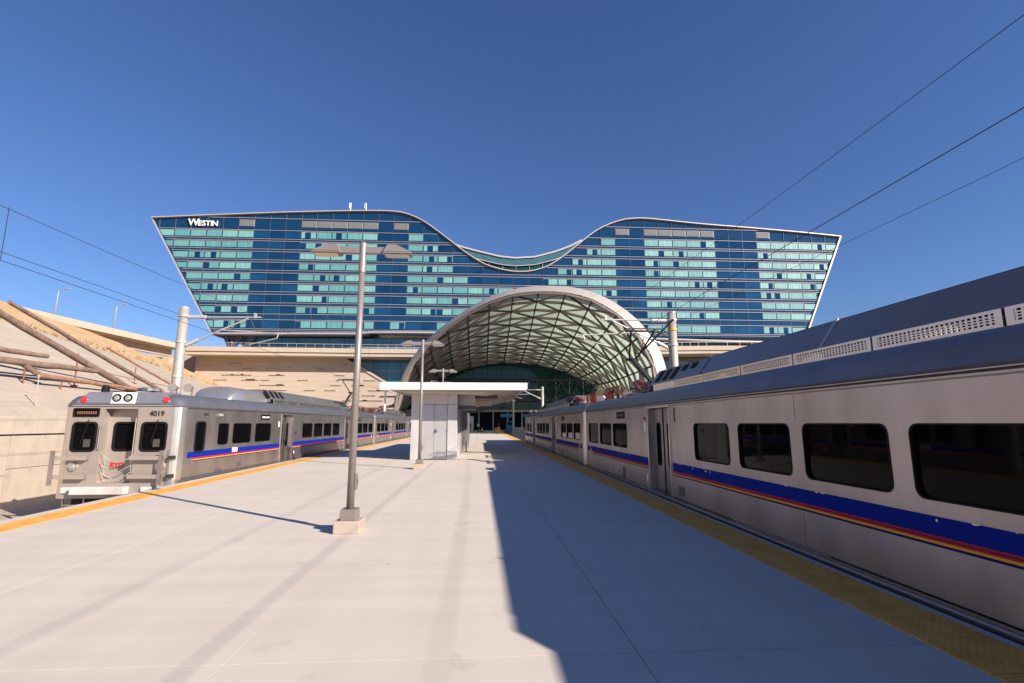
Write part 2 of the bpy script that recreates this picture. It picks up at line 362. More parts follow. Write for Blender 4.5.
# dry tufts along the apron's edge
tf = MB()
for k in range(130):
    y = random.uniform(20, 117); x = ex(y)-random.expovariate(.8); z = terr(x, y)
    h = random.uniform(.12,.45)
    for q in range(5):
        a = random.uniform(0, 6.28); dx, dy = math.cos(a)*.25, math.sin(a)*.25
        tf.poly([(x-dy*.4, y+dx*.4, z-.1), (x+dy*.4, y-dx*.4, z-.1), (x+dx*1.3, y+dy*1.3, z+h)])
o = tf.build('dry_grass_tufts', M_shrub, fixn=False); tag(o, 'dry yellow weeds sprouting along the top edge of the concrete slope', 'weeds', kind='stuff')
rw = empty('retaining_wall', (-17,0,0), 0, 'pale concrete panel retaining wall with a heavy coping, left of the left train', 'wall')
MB().box((-.45,-20,-1.7),(-.06,112,1.7)).build('wall_core', M_joint, rw)
for i in range(36):
    y = -20+i*3.6
    MB().box((-.40,y+.012,1.2),(.10,y+3.588,1.86)).build('coping_block', M_conc, rw, bevel=.015)
    s_ = 0 if i % 2 else .55
    MB().box((-.06,y+.012,-1.25),(0,y+3.588,-.05-s_*.4)).build('wall_panel', M_conc, rw)
    MB().box((-.06,y+.012,-.03-s_*.4),(0,y+3.588,1.17)).build('wall_panel', M_conc, rw)
rw2 = empty('retaining_wall', (13.5,0,0), 0, 'plain concrete retaining wall hidden behind the right train', 'wall')
MB().box((0,-20,-1.7),(.4,112,1.2)).build('wall_core', M_conc, rw2)

# ------------------------------------------------------------------ hotel
H0 = 125.0
hotel = empty('hotel_building', (0,H0,0), 0, 'long curved-roof blue glass hotel with slanted ends and a saddle dip above the station', 'hotel')
prof = [(-83.1,52.7),(-67.9,53.8),(-51.8,54.9),(-36.8,55.7),(-29.1,56.0),(-24.0,56.05),(-20.1,55.6),(-16.2,54.1),(-12.8,51.9),(-9.1,49.1),(-6.4,47.0),(-3.0,44.5),(.9,42.2),(4.8,41.0),(8.7,40.4),(12.6,40.6),(16.5,41.7),(19.7,43.6),(23.2,46.3),(26.5,49.1),(29.5,51.5),(32.8,53.5),(36.9,55.1),(40.2,55.7),(45.1,55.8),(58.9,54.7),(72.8,53.9),(86.9,53.0),(98.2,52.1)]
def cr(pts, n=4):   # catmull-rom
    out = []
    for i in range(len(pts)-1):
        p0 = pts[max(i-1,0)]; p1 = pts[i]; p2 = pts[i+1]; p3 = pts[min(i+2,len(pts)-1)]
        for k in range(n):
            t = k/n; out.append(tuple(.5*((2*b_)+(-a_+c_)*t+(2*a_-5*b_+4*c_-d_)*t*t+(-a_+3*b_-3*c_+d_)*t**3) for a_, b_, c_, d_ in zip(p0,p1,p2,p3)))
    out.append(pts[-1]); return out
prof_s = cr(prof, 3)
def ptop(x):
    for (a, za), (c, zc) in zip(prof_s, prof_s[1:]):
        if a <= x <= c: return za+(zc-za)*(x-a)/max(1e-6, c-a)
    return -1
ZB = 23.6   # bottom of the glass face
def xl(z): return -83.1+(52.7-z)*(83.1-66.3)/(52.7-24.1)
def xr(z): return 98.2-(52.1-z)*(98.2-87.4)/(52.1-28.1)
front = [(xl(ZB),ZB)]+prof_s+[(xr(ZB),ZB)]
b = MB(); b.holes(front, [], lambda x, z: (x, .12, z)); DEP = 17.0
back = [(x, z if not (-10 < x < 31) else max(z, {0:0}.get(0,0))) for x, z in front]
# body: side faces and rear face of the slab
bk = []
bprof = [(-12,54.2),(-8.4,53.1),(-4.9,52.0),(-.5,50.9),(5.3,49.6),(9.7,49.2),(15.6,49.7),(21.5,51.4),(26,53.2),(30,55.4)]
def pback(x, z):
    z *= 1.0
    if x < -12 or x > 30: return z
    for (a, za), (c, zc) in zip(bprof, bprof[1:]):
        if a <= x <= c: return max(z, za+(zc-za)*(x-a)/(c-a))
    return z
bk = [(x, pback(x, z) if i not in (0, len(front)-1) else z) for i, (x, z) in enumerate(front)]
for i in range(len(front)):
    j = (i+1) % len(front)
    a, c = front[i], front[j]; d, e = bk[j], bk[i]
    b.poly([(a[0],.12,a[1]),(c[0],.12,c[1]),(c[0],DEP,min(c[1],d[1])-(.3 if 0<j<len(front)-1 else 0)),(a[0],DEP,min(a[1],e[1])-(.3 if 0<i<len(front)-1 else 0))])
b.holes(front, [], lambda x, z: (x, DEP, z-.3))
b.build('glass_body', M_spandrel, hotel)
# the crown glass behind the dip (rear roofline)
cw = [p for p in zip(front, bk) if -12.5 < p[0][0] < 30.5 and p[0][1] > 30]
cg = MB()
for (f0, k0), (f1, k1) in zip(cw, cw[1:]):
    cg.poly([(f0[0],15,f0[1]-1),(f1[0],15,f1[1]-1),(k1[0],15,k1[1]-2.4),(k0[0],15,k0[1]-2.4)])
cg.build('crown_glass', M_green, hotel)
cg = MB()
for (f0, k0), (f1, k1) in zip(cw, cw[1:]):
    for y in (14.7, 15.3):
        cg.poly([(f0[0],y,k0[1]-2.5),(f1[0],y,k1[1]-2.5),(f1[0],y,k1[1]-.1),(f0[0],y,k0[1]-.1)])
cg.build('crown_parapet', M_tealglass, hotel)
t_ = MB(); t2_ = MB()
for (f0, k0), (f1, k1) in zip(cw, cw[1:]):
    t_.bar((k0[0],14.6,k0[1]-.1),(k1[0],14.6,k1[1]-.1),.5,.45); t2_.bar((k0[0],14.6,k0[1]-2.5),(k1[0],14.6,k1[1]-2.5),.3,.22)
t_.build('crown_rail', M_trim, hotel); t2_.build('crown_rail', M_mull, hotel)
for i in range(11):
    x = -9.5+3.9*i
    zt = pback(x, ptop(x))-2.5
    if zt-ptop(x) > .5: MB().box((x-.06,14.75,ptop(x)-.5),(x+.06,14.95,zt)).build('crown_mullion', M_mull, hotel)
# roof edge trim
re = MB()
for a, c in zip(prof_s, prof_s[1:]): re.bar((a[0],-.15,a[1]+.05),(c[0],-.15,c[1]+.05),.8,.2)
autosmooth(re.build('roof_edge', M_trim, hotel))
MB().bar((-83.1,-.1,52.7),(xl(ZB),-.1,ZB),.3,.2,upv=(0,1,0)).build('end_trim', M_mull, hotel)
MB().bar((98.2,-.1,52.1),(xr(ZB),-.1,ZB),.4,.45,upv=(0,1,0)).build('end_trim', M_trim, hotel)
# cells
PX = 3.885; X00 = -81.15
bays = [X00+PX*k for k in range(-1, 47)]   # vertical lines
rows_z = [(48.15,49.88),(45.42,47.0),(42.6,44.2),(39.87,41.42),(37.05,38.65),(34.35,35.97),(31.5,33.1),(28.65,30.22),(24.85,26.62)]
def inside(x0, x1, z0, z1):
    m_ = .12
    return x0 > xl(z1)+m_ and x0 > xl(z0)+m_ and x1 < xr(z1)-m_ and x1 < xr(z0)-m_ and all(ptop(x) > z1+.35 for x in (x0, x1, (x0+x1)/2))
# pale-curtain blocks: bay index ranges counted in bays list
def bi(x): return round((x-X00)/PX)+1
blkA = range(0, bi(-58.0)); blkB = range(bi(-46.45), bi(-27.0)); blkE = range(bi(43.5), bi(62.8)); blkF = range(bi(74.5), 47)
cC, cD = bi(-19.4), bi(35.8)
Crow = [1,2,3,3,4,7,7,7,0]; Drow = [1,2,3,4,5,6,6,6,0]
def win_mesh(kind, wdt, hgt, mi, skl=0, skr=0):
    b = MB(); b.box((0,0,0),(wdt,.06,hgt), 0)
    spans = {0:[(0,1)],1:[(0,.42),(.72,1)],2:[(0,.62),(.9,1)],3:[(0,.28),(.62,1)],4:[(0,1)],5:[(.35,1)]}[kind]
    for a, c in spans:
        n = max(2, int((c-a)*6)); x0, x1 = a*wdt+.1, c*wdt-.1
        for k in range(n):   # pleats: each hangs at its own depth
            xa, xb = x0+(x1-x0)*k/n, x0+(x1-x0)*(k+1)/n
            d = -.03-.05*((k*7+kind*3) % 3)/2
            b.box((xa, d, .08), (xb, .0, hgt-.08), 1)
    b.box((0,-.1,hgt-.04),(wdt,0.0,hgt+.05),2)
    return b.mesh('window', [M_navyglass, M_cur[mi], M_mull])
WM = {}
def add_light(x0, x1, z0, z1):
    r = random.random(); kd = 0 if r < .74 else random.choice((1,2,3,5)); mi = random.randrange(3)
    key = (kd, mi, round(x1-x0,2), round(z1-z0,1))
    if key not in WM: WM[key] = win_mesh(kd, x1-x0, z1-z0, mi)
    place('window', WM[key], hotel, (x0, -.02, z0))
PM = {}
def add_dark(x0, x1, z0, z1):
    key = (round(x1-x0,2), round(z1-z0,1), random.random() < .3)
    if key not in PM: PM[key] = MB().box((0,0,0),(x1-x0,.08,z1-z0)).mesh('glass_pane', M_navyglass2 if key[2] else M_navyglass)
    place('glass_pane', PM[key], hotel, (x0, -.02, z0), rot=(random.gauss(0,.004),0,random.gauss(0,.004)))
nl = nd = 0
for ri, (z0, z1) in enumerate(rows_z):
    for k in range(47):
        x0, x1 = bays[k]+.05, bays[k+1]-.05
        curtained = k in blkA or k in blkB or k in blkE or k in blkF
        if ri < 9:
            if cC <= k < cC+Crow[ri]: curtained = True
            if cD-Drow[ri] <= k < cD: curtained = True
        if ri == 8 and k in (cC-1, cC+2): curtained = True
        # clip to the slanted ends
        if x0 < xl(z0)+.3 or x0 < xl(z1)+.3 or x1 > xr(z0)-.3 or x1 > xr(z1)-.3:
            a0, a1 = max(x0, xl(z0)+.3), max(x0, xl(z1)+.3); c0, c1 = min(x1, xr(z0)-.3), min(x1, xr(z1)-.3)
            if min(c0-a0, c1-a1) < .25: continue
            b = MB(); b.hexa([(a0,-.02,z0),(c0,-.02,z0),(c0,.1,z0),(a0,.1,z0),(a1,-.02,z1),(c1,-.02,z1),(c1,.1,z1),(a1,.1,z1)], 0)
            b.hexa([(a0+.1,-.06,z0+.08),(c0-.1,-.06,z0+.08),(c0-.1,0,z0+.08),(a0+.1,0,z0+.08),(a1+.1,-.06,z1-.08),(c1-.1,-.06,z1-.08),(c1-.1,0,z1-.08),(a1+.1,0,z1-.08)], 1)
            b.build('window', [M_navyglass, random.choice(M_cur)], hotel); nl += 1
            continue
        xa, xb = x0, x1
        if not inside(xa, xb, z0, z1):
            continue
        if curtained: add_light(xa, xb, z0, z1); nl += 1
        elif nd < 296: add_dark(xa, xb, z0, z1); nd += 1
# louvre band and header
lou = [bi(-62.2)]+list(range(bi(-46.45), bi(-27.0)))+[bi(-23.3), bi(35.8)]+list(range(bi(43.5), bi(62.8)))+[bi(74.5)]
for k in lou:
    b = MB(); w_ = PX-.2
    b.box((0,0,0),(w_,.1,1.7),1)
    for q in range(6): b.hexa([(0.08,-.12,.1+q*.27),(w_-.08,-.12,.1+q*.27),(w_-.08,0,.14+q*.27),(.08,0,.14+q*.27),(.08,-.12,.2+q*.27),(w_-.08,-.12,.2+q*.27),(w_-.08,0,.34+q*.27),(.08,0,.34+q*.27)],0)
    if ptop(bays[k]) > 53.0 and ptop(bays[k+1]) > 53.0: b.build('louver', [M_louver, M_trim], hotel, loc=(bays[k]+.1,-.03,51.15))
# spandrel and header panes, joined (thin strips)
b = MB()
for z0, z1 in [(50.55,53.0),(47.9-.0,47.95)]+[(a[1]+.35, b_[0]-.35) for a, b_ in zip(rows_z[1:], rows_z)]:
    for k in range(47):
        x0, x1 = bays[k]+.06, bays[k+1]-.06
        xa, xb = max(x0, xl(z0)+.2), min(x1, xr(z0)-.2)
        if xb-xa < .5 or z1-z0 < .2 or not inside(xa, xb, z0, z1): continue
        b.box((xa,.02,z0),(xb,.1,z1))
stuff(b.build('spandrel_glass', M_spandrel, hotel))
# horizontal mullions: two per storey
zl = [z for a, c in rows_z for z in (a-.28, c+.28)]+[53.35, 24.15]
for z in zl:
    # split where the dip interrupts
    xs_ = [x*.5 for x in range(int(xl(z)*2)+1, int(xr(z)*2))]
    run = None
    for x in xs_+[999]:
        ok = x < 900 and ptop(x) > z+.15
        if ok and run is None: run = x
        if not ok and run is not None:
            e = min(last, xr(z)); s0 = max(run, xl(z))
            if e-s0 > 2: MB().box((s0,-.12,z-.045),(e,.1,z+.045)).build('mullion', M_mull, hotel)
            run = None
        last = x
for x in bays[1:]:
    zt = ptop(x)-.2
    if x < xl(ZB): zb_ = 52.7-(x+83.1)*(52.7-24.1)/(83.1-66.3)
    elif x > xr(ZB): zb_ = 52.1-(98.2-x)*(52.1-28.1)/(98.2-87.4)
    else: zb_ = ZB
    if zt-zb_ > 1 and zt > 0: MB().box((x-.02,-.07,zb_),(x+.02,.1,zt)).build('vertical_mullion', M_vmull, hotel)
# sign, letter by letter
xx = -73.7
for ch, sz, wd in (('W',2.5,2.0),('E',1.9,1.02),('S',1.9,1.02),('T',1.9,1.08),('I',1.9,.58),('N',1.9,1.2)):
    me = text_mesh(ch, sz, .08, M_white, .03)
    place('letter', me, hotel, (xx+wd/2, -.4, 51.45+(sz-1.9)*.33), rot=(math.radians(90),0,0)); xx += wd
# underside: pale curved soffit, recessed storey, raking struts
sf = MB(); pts = []
for k in range(41):
    x = -65.6+153*k/40; z = 23.35+1.0*math.sin((x+62)/32.0)*(.4 if x < -30 else .8); pts.append((x, z))
for (a, za), (c, zc) in zip(pts, pts[1:]):
    sf.hexa([(a,-.8,za-.25),(c,-.8,zc-.25),(c,.3,zc-.4),(a,.3,za-.4),(a,-.8,za+.1),(c,-.8,zc+.1),(c,.3,zc+.1),(a,.3,za+.1)])
sf.build('soffit_edge', M_mull, hotel)
sf = MB()
for (a, za), (c, zc) in zip(pts, pts[1:]): sf.hexa([(a,.3,za-.4),(c,.3,zc-.4),(c,DEP,zc-.4),(a,DEP,za-.4),(a,.3,za),(c,.3,zc),(c,DEP,zc),(a,DEP,za)])
sf.build('soffit', M_grey, hotel)
for k in range(38):
    x = -58+k*3.9
    MB().box((x+.06,3,18),(x+3.84,3.2,22.9)).build('lobby_pane', M_blueglass, hotel)
MB().box((-58,2.9,20.6),(90,3.3,20.75)).build('lobby_rail', M_mull, hotel)
MB().box((-58,3.25,17),(90,16,22.8)).build('lobby_core', M_spandrel, hotel)
for x, dx in ((-63.5,4),(-61,-2.5),(-60.5,4)):
    MB().bar((x,2,17.5),(x+dx,2,23.2),1.0,.8,upv=(0,1,0)).build('raking_strut', M_grey, hotel)
for x in (-34.5,-30.5): # roof masts
    MB().tube([(x,1.5,54.5),(x,1.5,58.9)],.10,6).box((x-.4,1.4,57.4),(x-.3,1.6,58.9)).build('roof_mast', M_white, hotel)
# ------------------------------------------------------------------ road deck in front of the hotel
def prism(b, a, c, y0, y1, h, zo=0):
    b.hexa([(a[0],y0,a[1]-h),(c[0],y0,c[1]-h),(c[0],y1,c[1]-h),(a[0],y1,a[1]-h),(a[0],y0,a[1]),(c[0],y0,c[1]),(c[0],y1,c[1]),(a[0],y1,a[1])])
dk = empty('road_deck', (0,0,0), 0, 'tan concrete elevated roadway crossing in front of the hotel lobby', 'elevated road')
ends = [(-65,18.05),(-45,17.95),(-25,17.85),(-5,17.9),(15,18.3),(35,18.9),(55,19.3),(85,19.6)]
for a, c in zip(ends, ends[1:]):
    b = MB(); prism(b, (a[0]+.02,a[1]), (c[0]-.02,c[1]), 113, 127.6, 1.5); b.build('deck_span', M_deck, dk)
    b = MB(); prism(b, (a[0]+.02,a[1]+.25), (c[0]-.02,c[1]+.25), 112.7, 113.1, 1.0); b.build('parapet', M_deck, dk)
    b = MB(); b.bar((a[0],113,a[1]+1.2),(c[0],113,c[1]+1.2),.08,.08)
    for q in range(11):
        x = a[0]+(c[0]-a[0])*q/10; z = a[1]+(c[1]-a[1])*q/10; b.bar((x,113,z+.2),(x,113,z+1.2),.06,.06)
    b.build('handrail', M_galv, dk)
# limestone abutment wall with its diagonal right edge
sw = empty('stone_wall', (0,0,0), 0, 'pale limestone block wall with a diagonal right edge under the elevated road', 'wall')
poly = [(-64.5,0),(-6,0),(-16.8,8.1),(-29.2,15.3),(-33,16.5),(-64.5,16.6)]
b = MB(); b.holes(poly, [], lambda x, z: (x, 117.2, z)); b.holes(poly, [], lambda x, z: (x, 125, z))
for a, c in zip(poly, poly[1:]+poly[:1]): b.poly([(a[0],117.2,a[1]),(c[0],117.2,c[1]),(c[0],125,c[1]),(a[0],125,a[1])])
b.build('wall_core', M_stone, sw)
def clip(pg, n, d):
    out = []
    for i in range(len(pg)):
        a, c = pg[i], pg[(i+1) % len(pg)]; da, dc = a[0]*n[0]+a[1]*n[1]-d, c[0]*n[0]+c[1]*n[1]-d
        if da <= 0: out.append(a)
        if da*dc < 0: t = da/(da-dc); out.append((a[0]+(c[0]-a[0])*t, a[1]+(c[1]-a[1])*t))
    return out
nn = (7.2, 12.4); dd = -29.2*7.2+15.3*12.4
for r in range(14):
    z0 = .6+r*1.15
    for k in range(-1, 19):
        x0 = -64.5+k*3.3+(r % 3)*1.1; x1 = x0+3.3
        pg = [(max(x0,-64.5)+.008,z0+.008),(x1-.008,z0+.008),(x1-.008,min(z0+1.15,16.5)-.008),(max(x0,-64.5)+.008,min(z0+1.15,16.5)-.008)]
        if x1 < -64.2: continue
        pg = clip(pg, nn, dd)
        if len(pg) < 3: continue
        pr = random.uniform(0,.03)
        b = MB(); n_ = len(pg); yf = 117.0-pr
        b.poly([(x, yf, z) for x, z in pg])
        for i in range(n_):
            a, c = pg[i], pg[(i+1) % n_]; b.poly([(a[0],yf,a[1]),(c[0],yf,c[1]),(c[0],117.25,c[1]),(a[0],117.25,a[1])])
        b.build('stone_panel', M_stone, sw)
for q in range(58):
    z = 2.2+random.randrange(13)*1.15; x = random.uniform(-63,-19)
    if (x+2.8)*7.2+(z+.3)*12.4 > dd-6: continue
    MB().box((x,116.74,z-.1),(x+random.uniform(1.6,3.0),117.0,z+.06)).build('stone_ledge', M_stone, sw)
MB().bar((-6,116.9,1.6),(-29.4,116.9,15.35),.5,.35,upv=(0,1,0)).build('coping', M_deck, sw)
# lobby curtain wall beneath the deck (left and right of the vault)
lc = empty('curtain_wall', (0,0,0), 0, 'blue green glass curtain wall below the elevated road, behind the vault', 'glass wall')
for k in range(31):
    x = -38+k*3.2
    for r in range(6):
        z0 = .3+r*2.7
        MB().box((x+.05,119+random.uniform(0,.04),z0+.05),(x+3.15,119.1,z0+2.65)).build('glass_pane', M_blueglass if (k+r) % 4 else M_tealglass, lc)
for r in range(7):
    MB().box((-38,118.8,.2+r*2.7),(61,119.05,.32+r*2.7)).build('transom', M_mull, lc)
MB().box((-38,119.3,0),(61,124,16.4)).build('wall_core', M_spandrel, lc)
# road bridge on the left
br = empty('road_bridge', (0,0,0), 0, 'concrete road bridge along the hillside at far left, joining the elevated road', 'bridge')
bp_ = [(20,17.7),(45,17.75),(71,17.9),(92,18.25),(106,18.5),(113,18.7)]
for (a, za), (c, zc) in zip(bp_, bp_[1:]):
    b = MB(); a += .02; c -= .02
    b.hexa([(-78,a,za-1.2),(-66.2,a,za-1.2),(-66.2,c,zc-1.2),(-78,c,zc-1.2),(-78,a,za-.6),(-65.6,a,za-.6),(-65.6,c,zc-.6),(-78,c,zc-.6)]); b.build('deck_span', M_deck, br)
    b = MB(); b.hexa([(-66,a,za-1.0),(-65.5,a,za-1.0),(-65.5,c,zc-1.0),(-66,c,zc-1.0),(-66,a,za+.1),(-65.6,a,za+.1),(-65.6,c,zc+.1),(-66,c,zc+.1)]); b.build('parapet', M_deck, br)
    b = MB(); b.hexa([(-68.4,a,za-2.6),(-67.6,a,za-2.6),(-67.6,c,zc-2.6),(-68.4,c,zc-2.6),(-68.4,a,za-1.15),(-67.6,a,za-1.15),(-67.6,c,zc-1.15),(-68.4,c,zc-1.15)]); b.build('girder', M_deck, br)
MB().box((-77.5,40,5),(-76,122,16.9)).build('abutment', M_conc, br)
MB().box((-78,119.5,5),(-64.6,121,17.3)).build('abutment', M_conc, br)
for y in (92, 112.5):
    MB().box((-75.5,y-.9,8),(-67,y+.9,15.6)).build('pier', M_conc, br, bevel=.1)
def highway_lamp(y, z, h, lab):
    r = empty('street_lamp', (-70,y,z), 0, lab, 'street lamp', 'tall street lamps on the road bridge')
    MB().tube([(0,0,-1),(.15,0,h*.8),(.2,0,h)],[.14,.10,.08],8).build('pole', M_wpole, r, smooth=True)
    MB().tube([(.2,0,h-.05),(.9,0,h+.25),(1.5,0,h+.3)],.05,6).build('arm', M_wpole, r)
    MB().box((1.2,-.16,h+.22),(2.0,.16,h+.42)).build('lamp_head', M_wpole, r, bevel=.05)
highway_lamp(84.9,17.8,5.5,'street lamp on the bridge, leftmost of the two against the sky')
highway_lamp(98.3,18.2,5.7,'street lamp on the bridge, the one nearer the hotel')

# ------------------------------------------------------------------ station vault
rimp = [(-16.1,88.0,0),(-15.59,87.72,3.5),(-15.2,87.5,6.2),(-14.45,87.0,8.7),(-13.5,86.4,10.85),(-12.4,85.7,12.7),(-10.95,84.66,14.4),(-9.2,83.5,16.0),(-7.35,82.24,17.4),(-5.76,81.23,18.45),(-4.05,80.13,19.4),(-2.12,78.83,20.4),(.05,77.4,21.35),(2.13,76.02,21.9),(3.95,74.82,22.2),(5.87,73.56,22.3),(7.64,72.39,22.2),(9.39,71.23,21.95),(11.12,70.09,21.6),(12.72,69.03,21.15),(14.37,67.94,20.5),(15.97,66.89,19.6),(17.46,65.91,18.5),(19.0,64.89,17.05),(20.3,64.02,15.5),(21.27,63.39,14.0),(22.06,62.87,12.5),(22.65,62.46,11.1),(23.05,62.19,9.6),(23.34,62.02,7.9),(23.45,61.97,6.2),(23.45,61.95,4.4),(23.45,61.95,0)]
def resample(pts, n):
    pts = [Vector(p) for p in pts]; ln = [0]
    for a, c in zip(pts, pts[1:]): ln.append(ln[-1]+(c-a).length)
    out = []; k = 0
    for i in range(n+1):
        d = ln[-1]*i/n
        while k < len(ln)-2 and ln[k+1] < d: k += 1
        out.append(pts[k].lerp(pts[k+1], (d-ln[k])/(ln[k+1]-ln[k])))
    return out
NU, NV = 16, 14
back = [(7-24.7*math.cos(a), 112, 15.4*math.sin(a)) for a in [math.pi*i/60 for i in range(61)]]
def back_pts():
    out = []
    for i, p in enumerate(resample(rimp, NU)):   # longitudinal members run parallel to the tracks near the crown
        tha = math.pi*i/NU; thx = math.acos(max(-1, min(1, (7-(p.x+.3))/24.7)))
        w_ = abs(2*i/NU-1)**5; th = thx*(1-w_)+tha*w_
        out.append(Vector((7-24.7*math.cos(th), 112, 15.4*math.sin(th))))
    return out
RB = back_pts()
def inner_rim():
    R = resample(rimp, NU); c = Vector((3.7,74.6,0)); out = []
    for i, p in enumerate(R):
        t = i/NU; th = 1.6*(1-t)+.8*t
        a = R[max(0,i-1)]; b_ = R[min(NU,i+1)]; tg = (b_-a).normalized(); n_ = Vector((-.66*-1,0,0))
        pl_n = Vector((.66,1,0)).normalized(); ins = tg.cross(pl_n).normalized()
        if ins.dot(Vector((c.x, c.y, 6))-p) < 0: ins = -ins
        out.append(p+ins*th)
    return R, out
RO, RI = inner_rim()
def vp(u, v):
    i = min(int(u), NU-1); f = u-i
    a = RI[i].lerp(RI[i+1], f); c = RB[i].lerp(RB[i+1], f); t = v/NV
    p = a.lerp(c, t); p.z -= 1.2*math.sin(math.pi*t)*math.sin(math.pi*u/NU); return p
vault = empty('station_vault', (0,0,0), 0, 'great arched steel and glass vault over the end of the platform', 'vault')
b = MB()
RO2, RI2 = RO, RI
fwdv = Vector((-.66,-1,0)).normalized()*.35
RR = resample(rimp, 80); 
cc = Vector((3.7,74.6,6)); ri_ = []
for i, p in enumerate(RR):
    t = i/80; th = 1.6*(1-t)+.8*t; a = RR[max(0,i-1)]; b_ = RR[min(80,i+1)]
    ins = (b_-a).normalized().cross(Vector((.66,1,0)).normalized()).normalized()
    if ins.dot(cc-p) < 0: ins = -ins
    ri_.append(p+ins*th)
for i in range(80):
    a, c, d, e = RR[i], RR[i+1], ri_[i+1], ri_[i]; f_ = fwdv
    for q in ([a,c,d,e],[a-f_*2,c-f_*2,d-f_,e-f_],[a,c,c-f_*2,a-f_*2],[e,d,d-f_,e-f_]): b.poly([Vector(x)+f_*.5-(f_*3.4 if (x-a).length < .01 or (x-c).length < .01 or (x-a+f_*2).length < .01 or (x-c+f_*2).length < .01 else f_*0) for x in q])
autosmooth(b.build('rim', M_rim, vault), 40)
def nrm(u, v):
    e = .05; uu = min(max(u, e), NU-e); vv = min(max(v, e), NV-e)
    n_ = (vp(uu+e,vv)-vp(uu-e,vv)).cross(vp(uu,vv+e)-vp(uu,vv-e)).normalized()
    return n_ if n_.dot(Vector((4, 95, 3))-vp(u, v)) > 0 else -n_
for i in range(NU):
    for j in range(NV):
        q = [vp(i,j),vp(i+1,j),vp(i+1,j+1),vp(i,j+1)]; c = sum(q, Vector())/4; n_ = nrm(i+.5, j+.5)*-.06
        q = [c+(p-c)*.985 for p in q]
        b = MB(); b.v = [tuple(p) for p in q]+[tuple(p+n_) for p in q]
        b.f = [(0,1,2,3),(7,6,5,4),(0,4,5,1),(1,5,6,2),(2,6,7,3),(3,7,4,0)]; b.m = [0]*6
        b.build('roof_panel', M_panel, vault)
def beam(pts, nr, w_, h_):
    b = MB(); n = len(pts)
    for k, (p, q) in enumerate(zip(pts, nr)):
        t = (pts[min(k+1,n-1)]-pts[max(k-1,0)]).normalized(); s_ = t.cross(q).normalized()*w_/2; d = q*h_; q0 = q*.02
        b.v += [tuple(p-s_+q0), tuple(p+s_+q0), tuple(p+s_+d), tuple(p-s_+d)]
    for k in range(n-1):
        o_ = k*4
        for a in range(4): b.f.append((o_+a, o_+(a+1) % 4, o_+4+(a+1) % 4, o_+4+a)); b.m.append(0)
    b.f += [(0,1,2,3),((n-1)*4+3,(n-1)*4+2,(n-1)*4+1,(n-1)*4)]; b.m += [0,0]; return b
for j in range(NV+1):
    us = [k/2 for k in range(NU*2+1)]
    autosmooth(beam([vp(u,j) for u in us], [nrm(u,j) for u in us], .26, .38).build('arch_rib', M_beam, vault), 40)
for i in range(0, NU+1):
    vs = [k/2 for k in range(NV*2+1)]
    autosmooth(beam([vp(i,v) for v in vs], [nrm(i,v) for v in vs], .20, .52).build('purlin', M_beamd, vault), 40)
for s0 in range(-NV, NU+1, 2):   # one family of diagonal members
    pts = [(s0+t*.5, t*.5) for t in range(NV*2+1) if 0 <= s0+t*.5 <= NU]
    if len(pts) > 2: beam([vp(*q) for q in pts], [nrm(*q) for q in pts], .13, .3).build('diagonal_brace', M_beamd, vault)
for s0 in range(0, NU+NV+1, 2):
    pts = [(s0-t*.5, t*.5) for t in range(NV*2+1) if 0 <= s0-t*.5 <= NU]
    if len(pts) > 2: beam([vp(*q) for q in pts], [nrm(*q) for q in pts], .13, .3).build('diagonal_brace', M_beam, vault)
# tan leaning column at the right mouth
MB().bar((22.6,104,0),(26.2,104,11.8),1.6,1.0,upv=(0,1,0)).build('leaning_column', M_deck, vault)
# ------------------------------------------------------------------ glass end wall inside the vault
ew = empty('end_wall', (0,0,0), 0, 'dark green glazed end wall of the station hall under the vault, doors at platform level', 'glass wall')
for k in range(16):
    x0 = -17+k*3.1; 
    for r in range(5):
        z0 = 4.6+r*2.3; xm = x0+1.5; lim = 15.3*math.sqrt(max(0, 1-((xm-7)/24.6)**2))
        if z0 > lim: continue
        MB().box((x0+.05,112.4,z0+.05),(x0+3.05,112.5,z0+2.25)).build('glass_pane', M_green, ew)
for r in range(6): MB().box((-17,112.1,4.5+r*2.3),(32,112.45,4.62+r*2.3)).build('transom', M_beamd, ew)
MB().box((-17,110.4,4.05),(32,112.6,4.5)).build('lintel', M_deck, ew)
b = MB(); b.box((-17,118.5,0),(32,118.7,4.1)); b.build('hall_back', M_trouser, ew)  # near-black sheet: the shade of the hall opening is put into its colour
struct(MB().box((-17,111,-.1),(32,118.5,0)).build('concourse_floor', M_plat))
for k in range(12):
    x0 = -10+k*3.2; MB().box((x0,112.2,0),(x0+.25,112.5,4.05)).build('door_post', M_galv, ew)
for x0, x1 in ((4.4,7.0),(9.4,11.5),(12.2,14)):
    o = MB().box((x0,110.1,2.9),(x1,110.25,3.6)).build('hanging_sign', M_bluesign); tag(o, {4.4:'blue hanging sign left of the two over the right track end',9.4:'blue hanging sign above the far end of the right train',12.2:'blue hanging sign hidden mostly behind the far train car'}[x0], 'sign', 'blue signs at the station entrance')
# bracing trusses seen through the glazed wall
tr = empty('steel_truss', (0,0,0), 0, 'dark zigzag steel truss standing before the green glazed end wall', 'truss')
z_a, z_b = 6.6, 11.0
for k in range(10):
    x = -12+k*4
    MB().bar((x,110.8,z_a),(x+2,110.8,z_b),.25,.25,upv=(0,1,0)).build('web_member', M_beamd, tr); MB().bar((x+2,110.8,z_b),(x+4,110.8,z_a),.25,.25,upv=(0,1,0)).build('web_member', M_beamd, tr)
for z in (z_a, z_b): MB().box((-12,110.6,z-.2),(28,111,z+.2)).build('chord', M_beamd, tr)

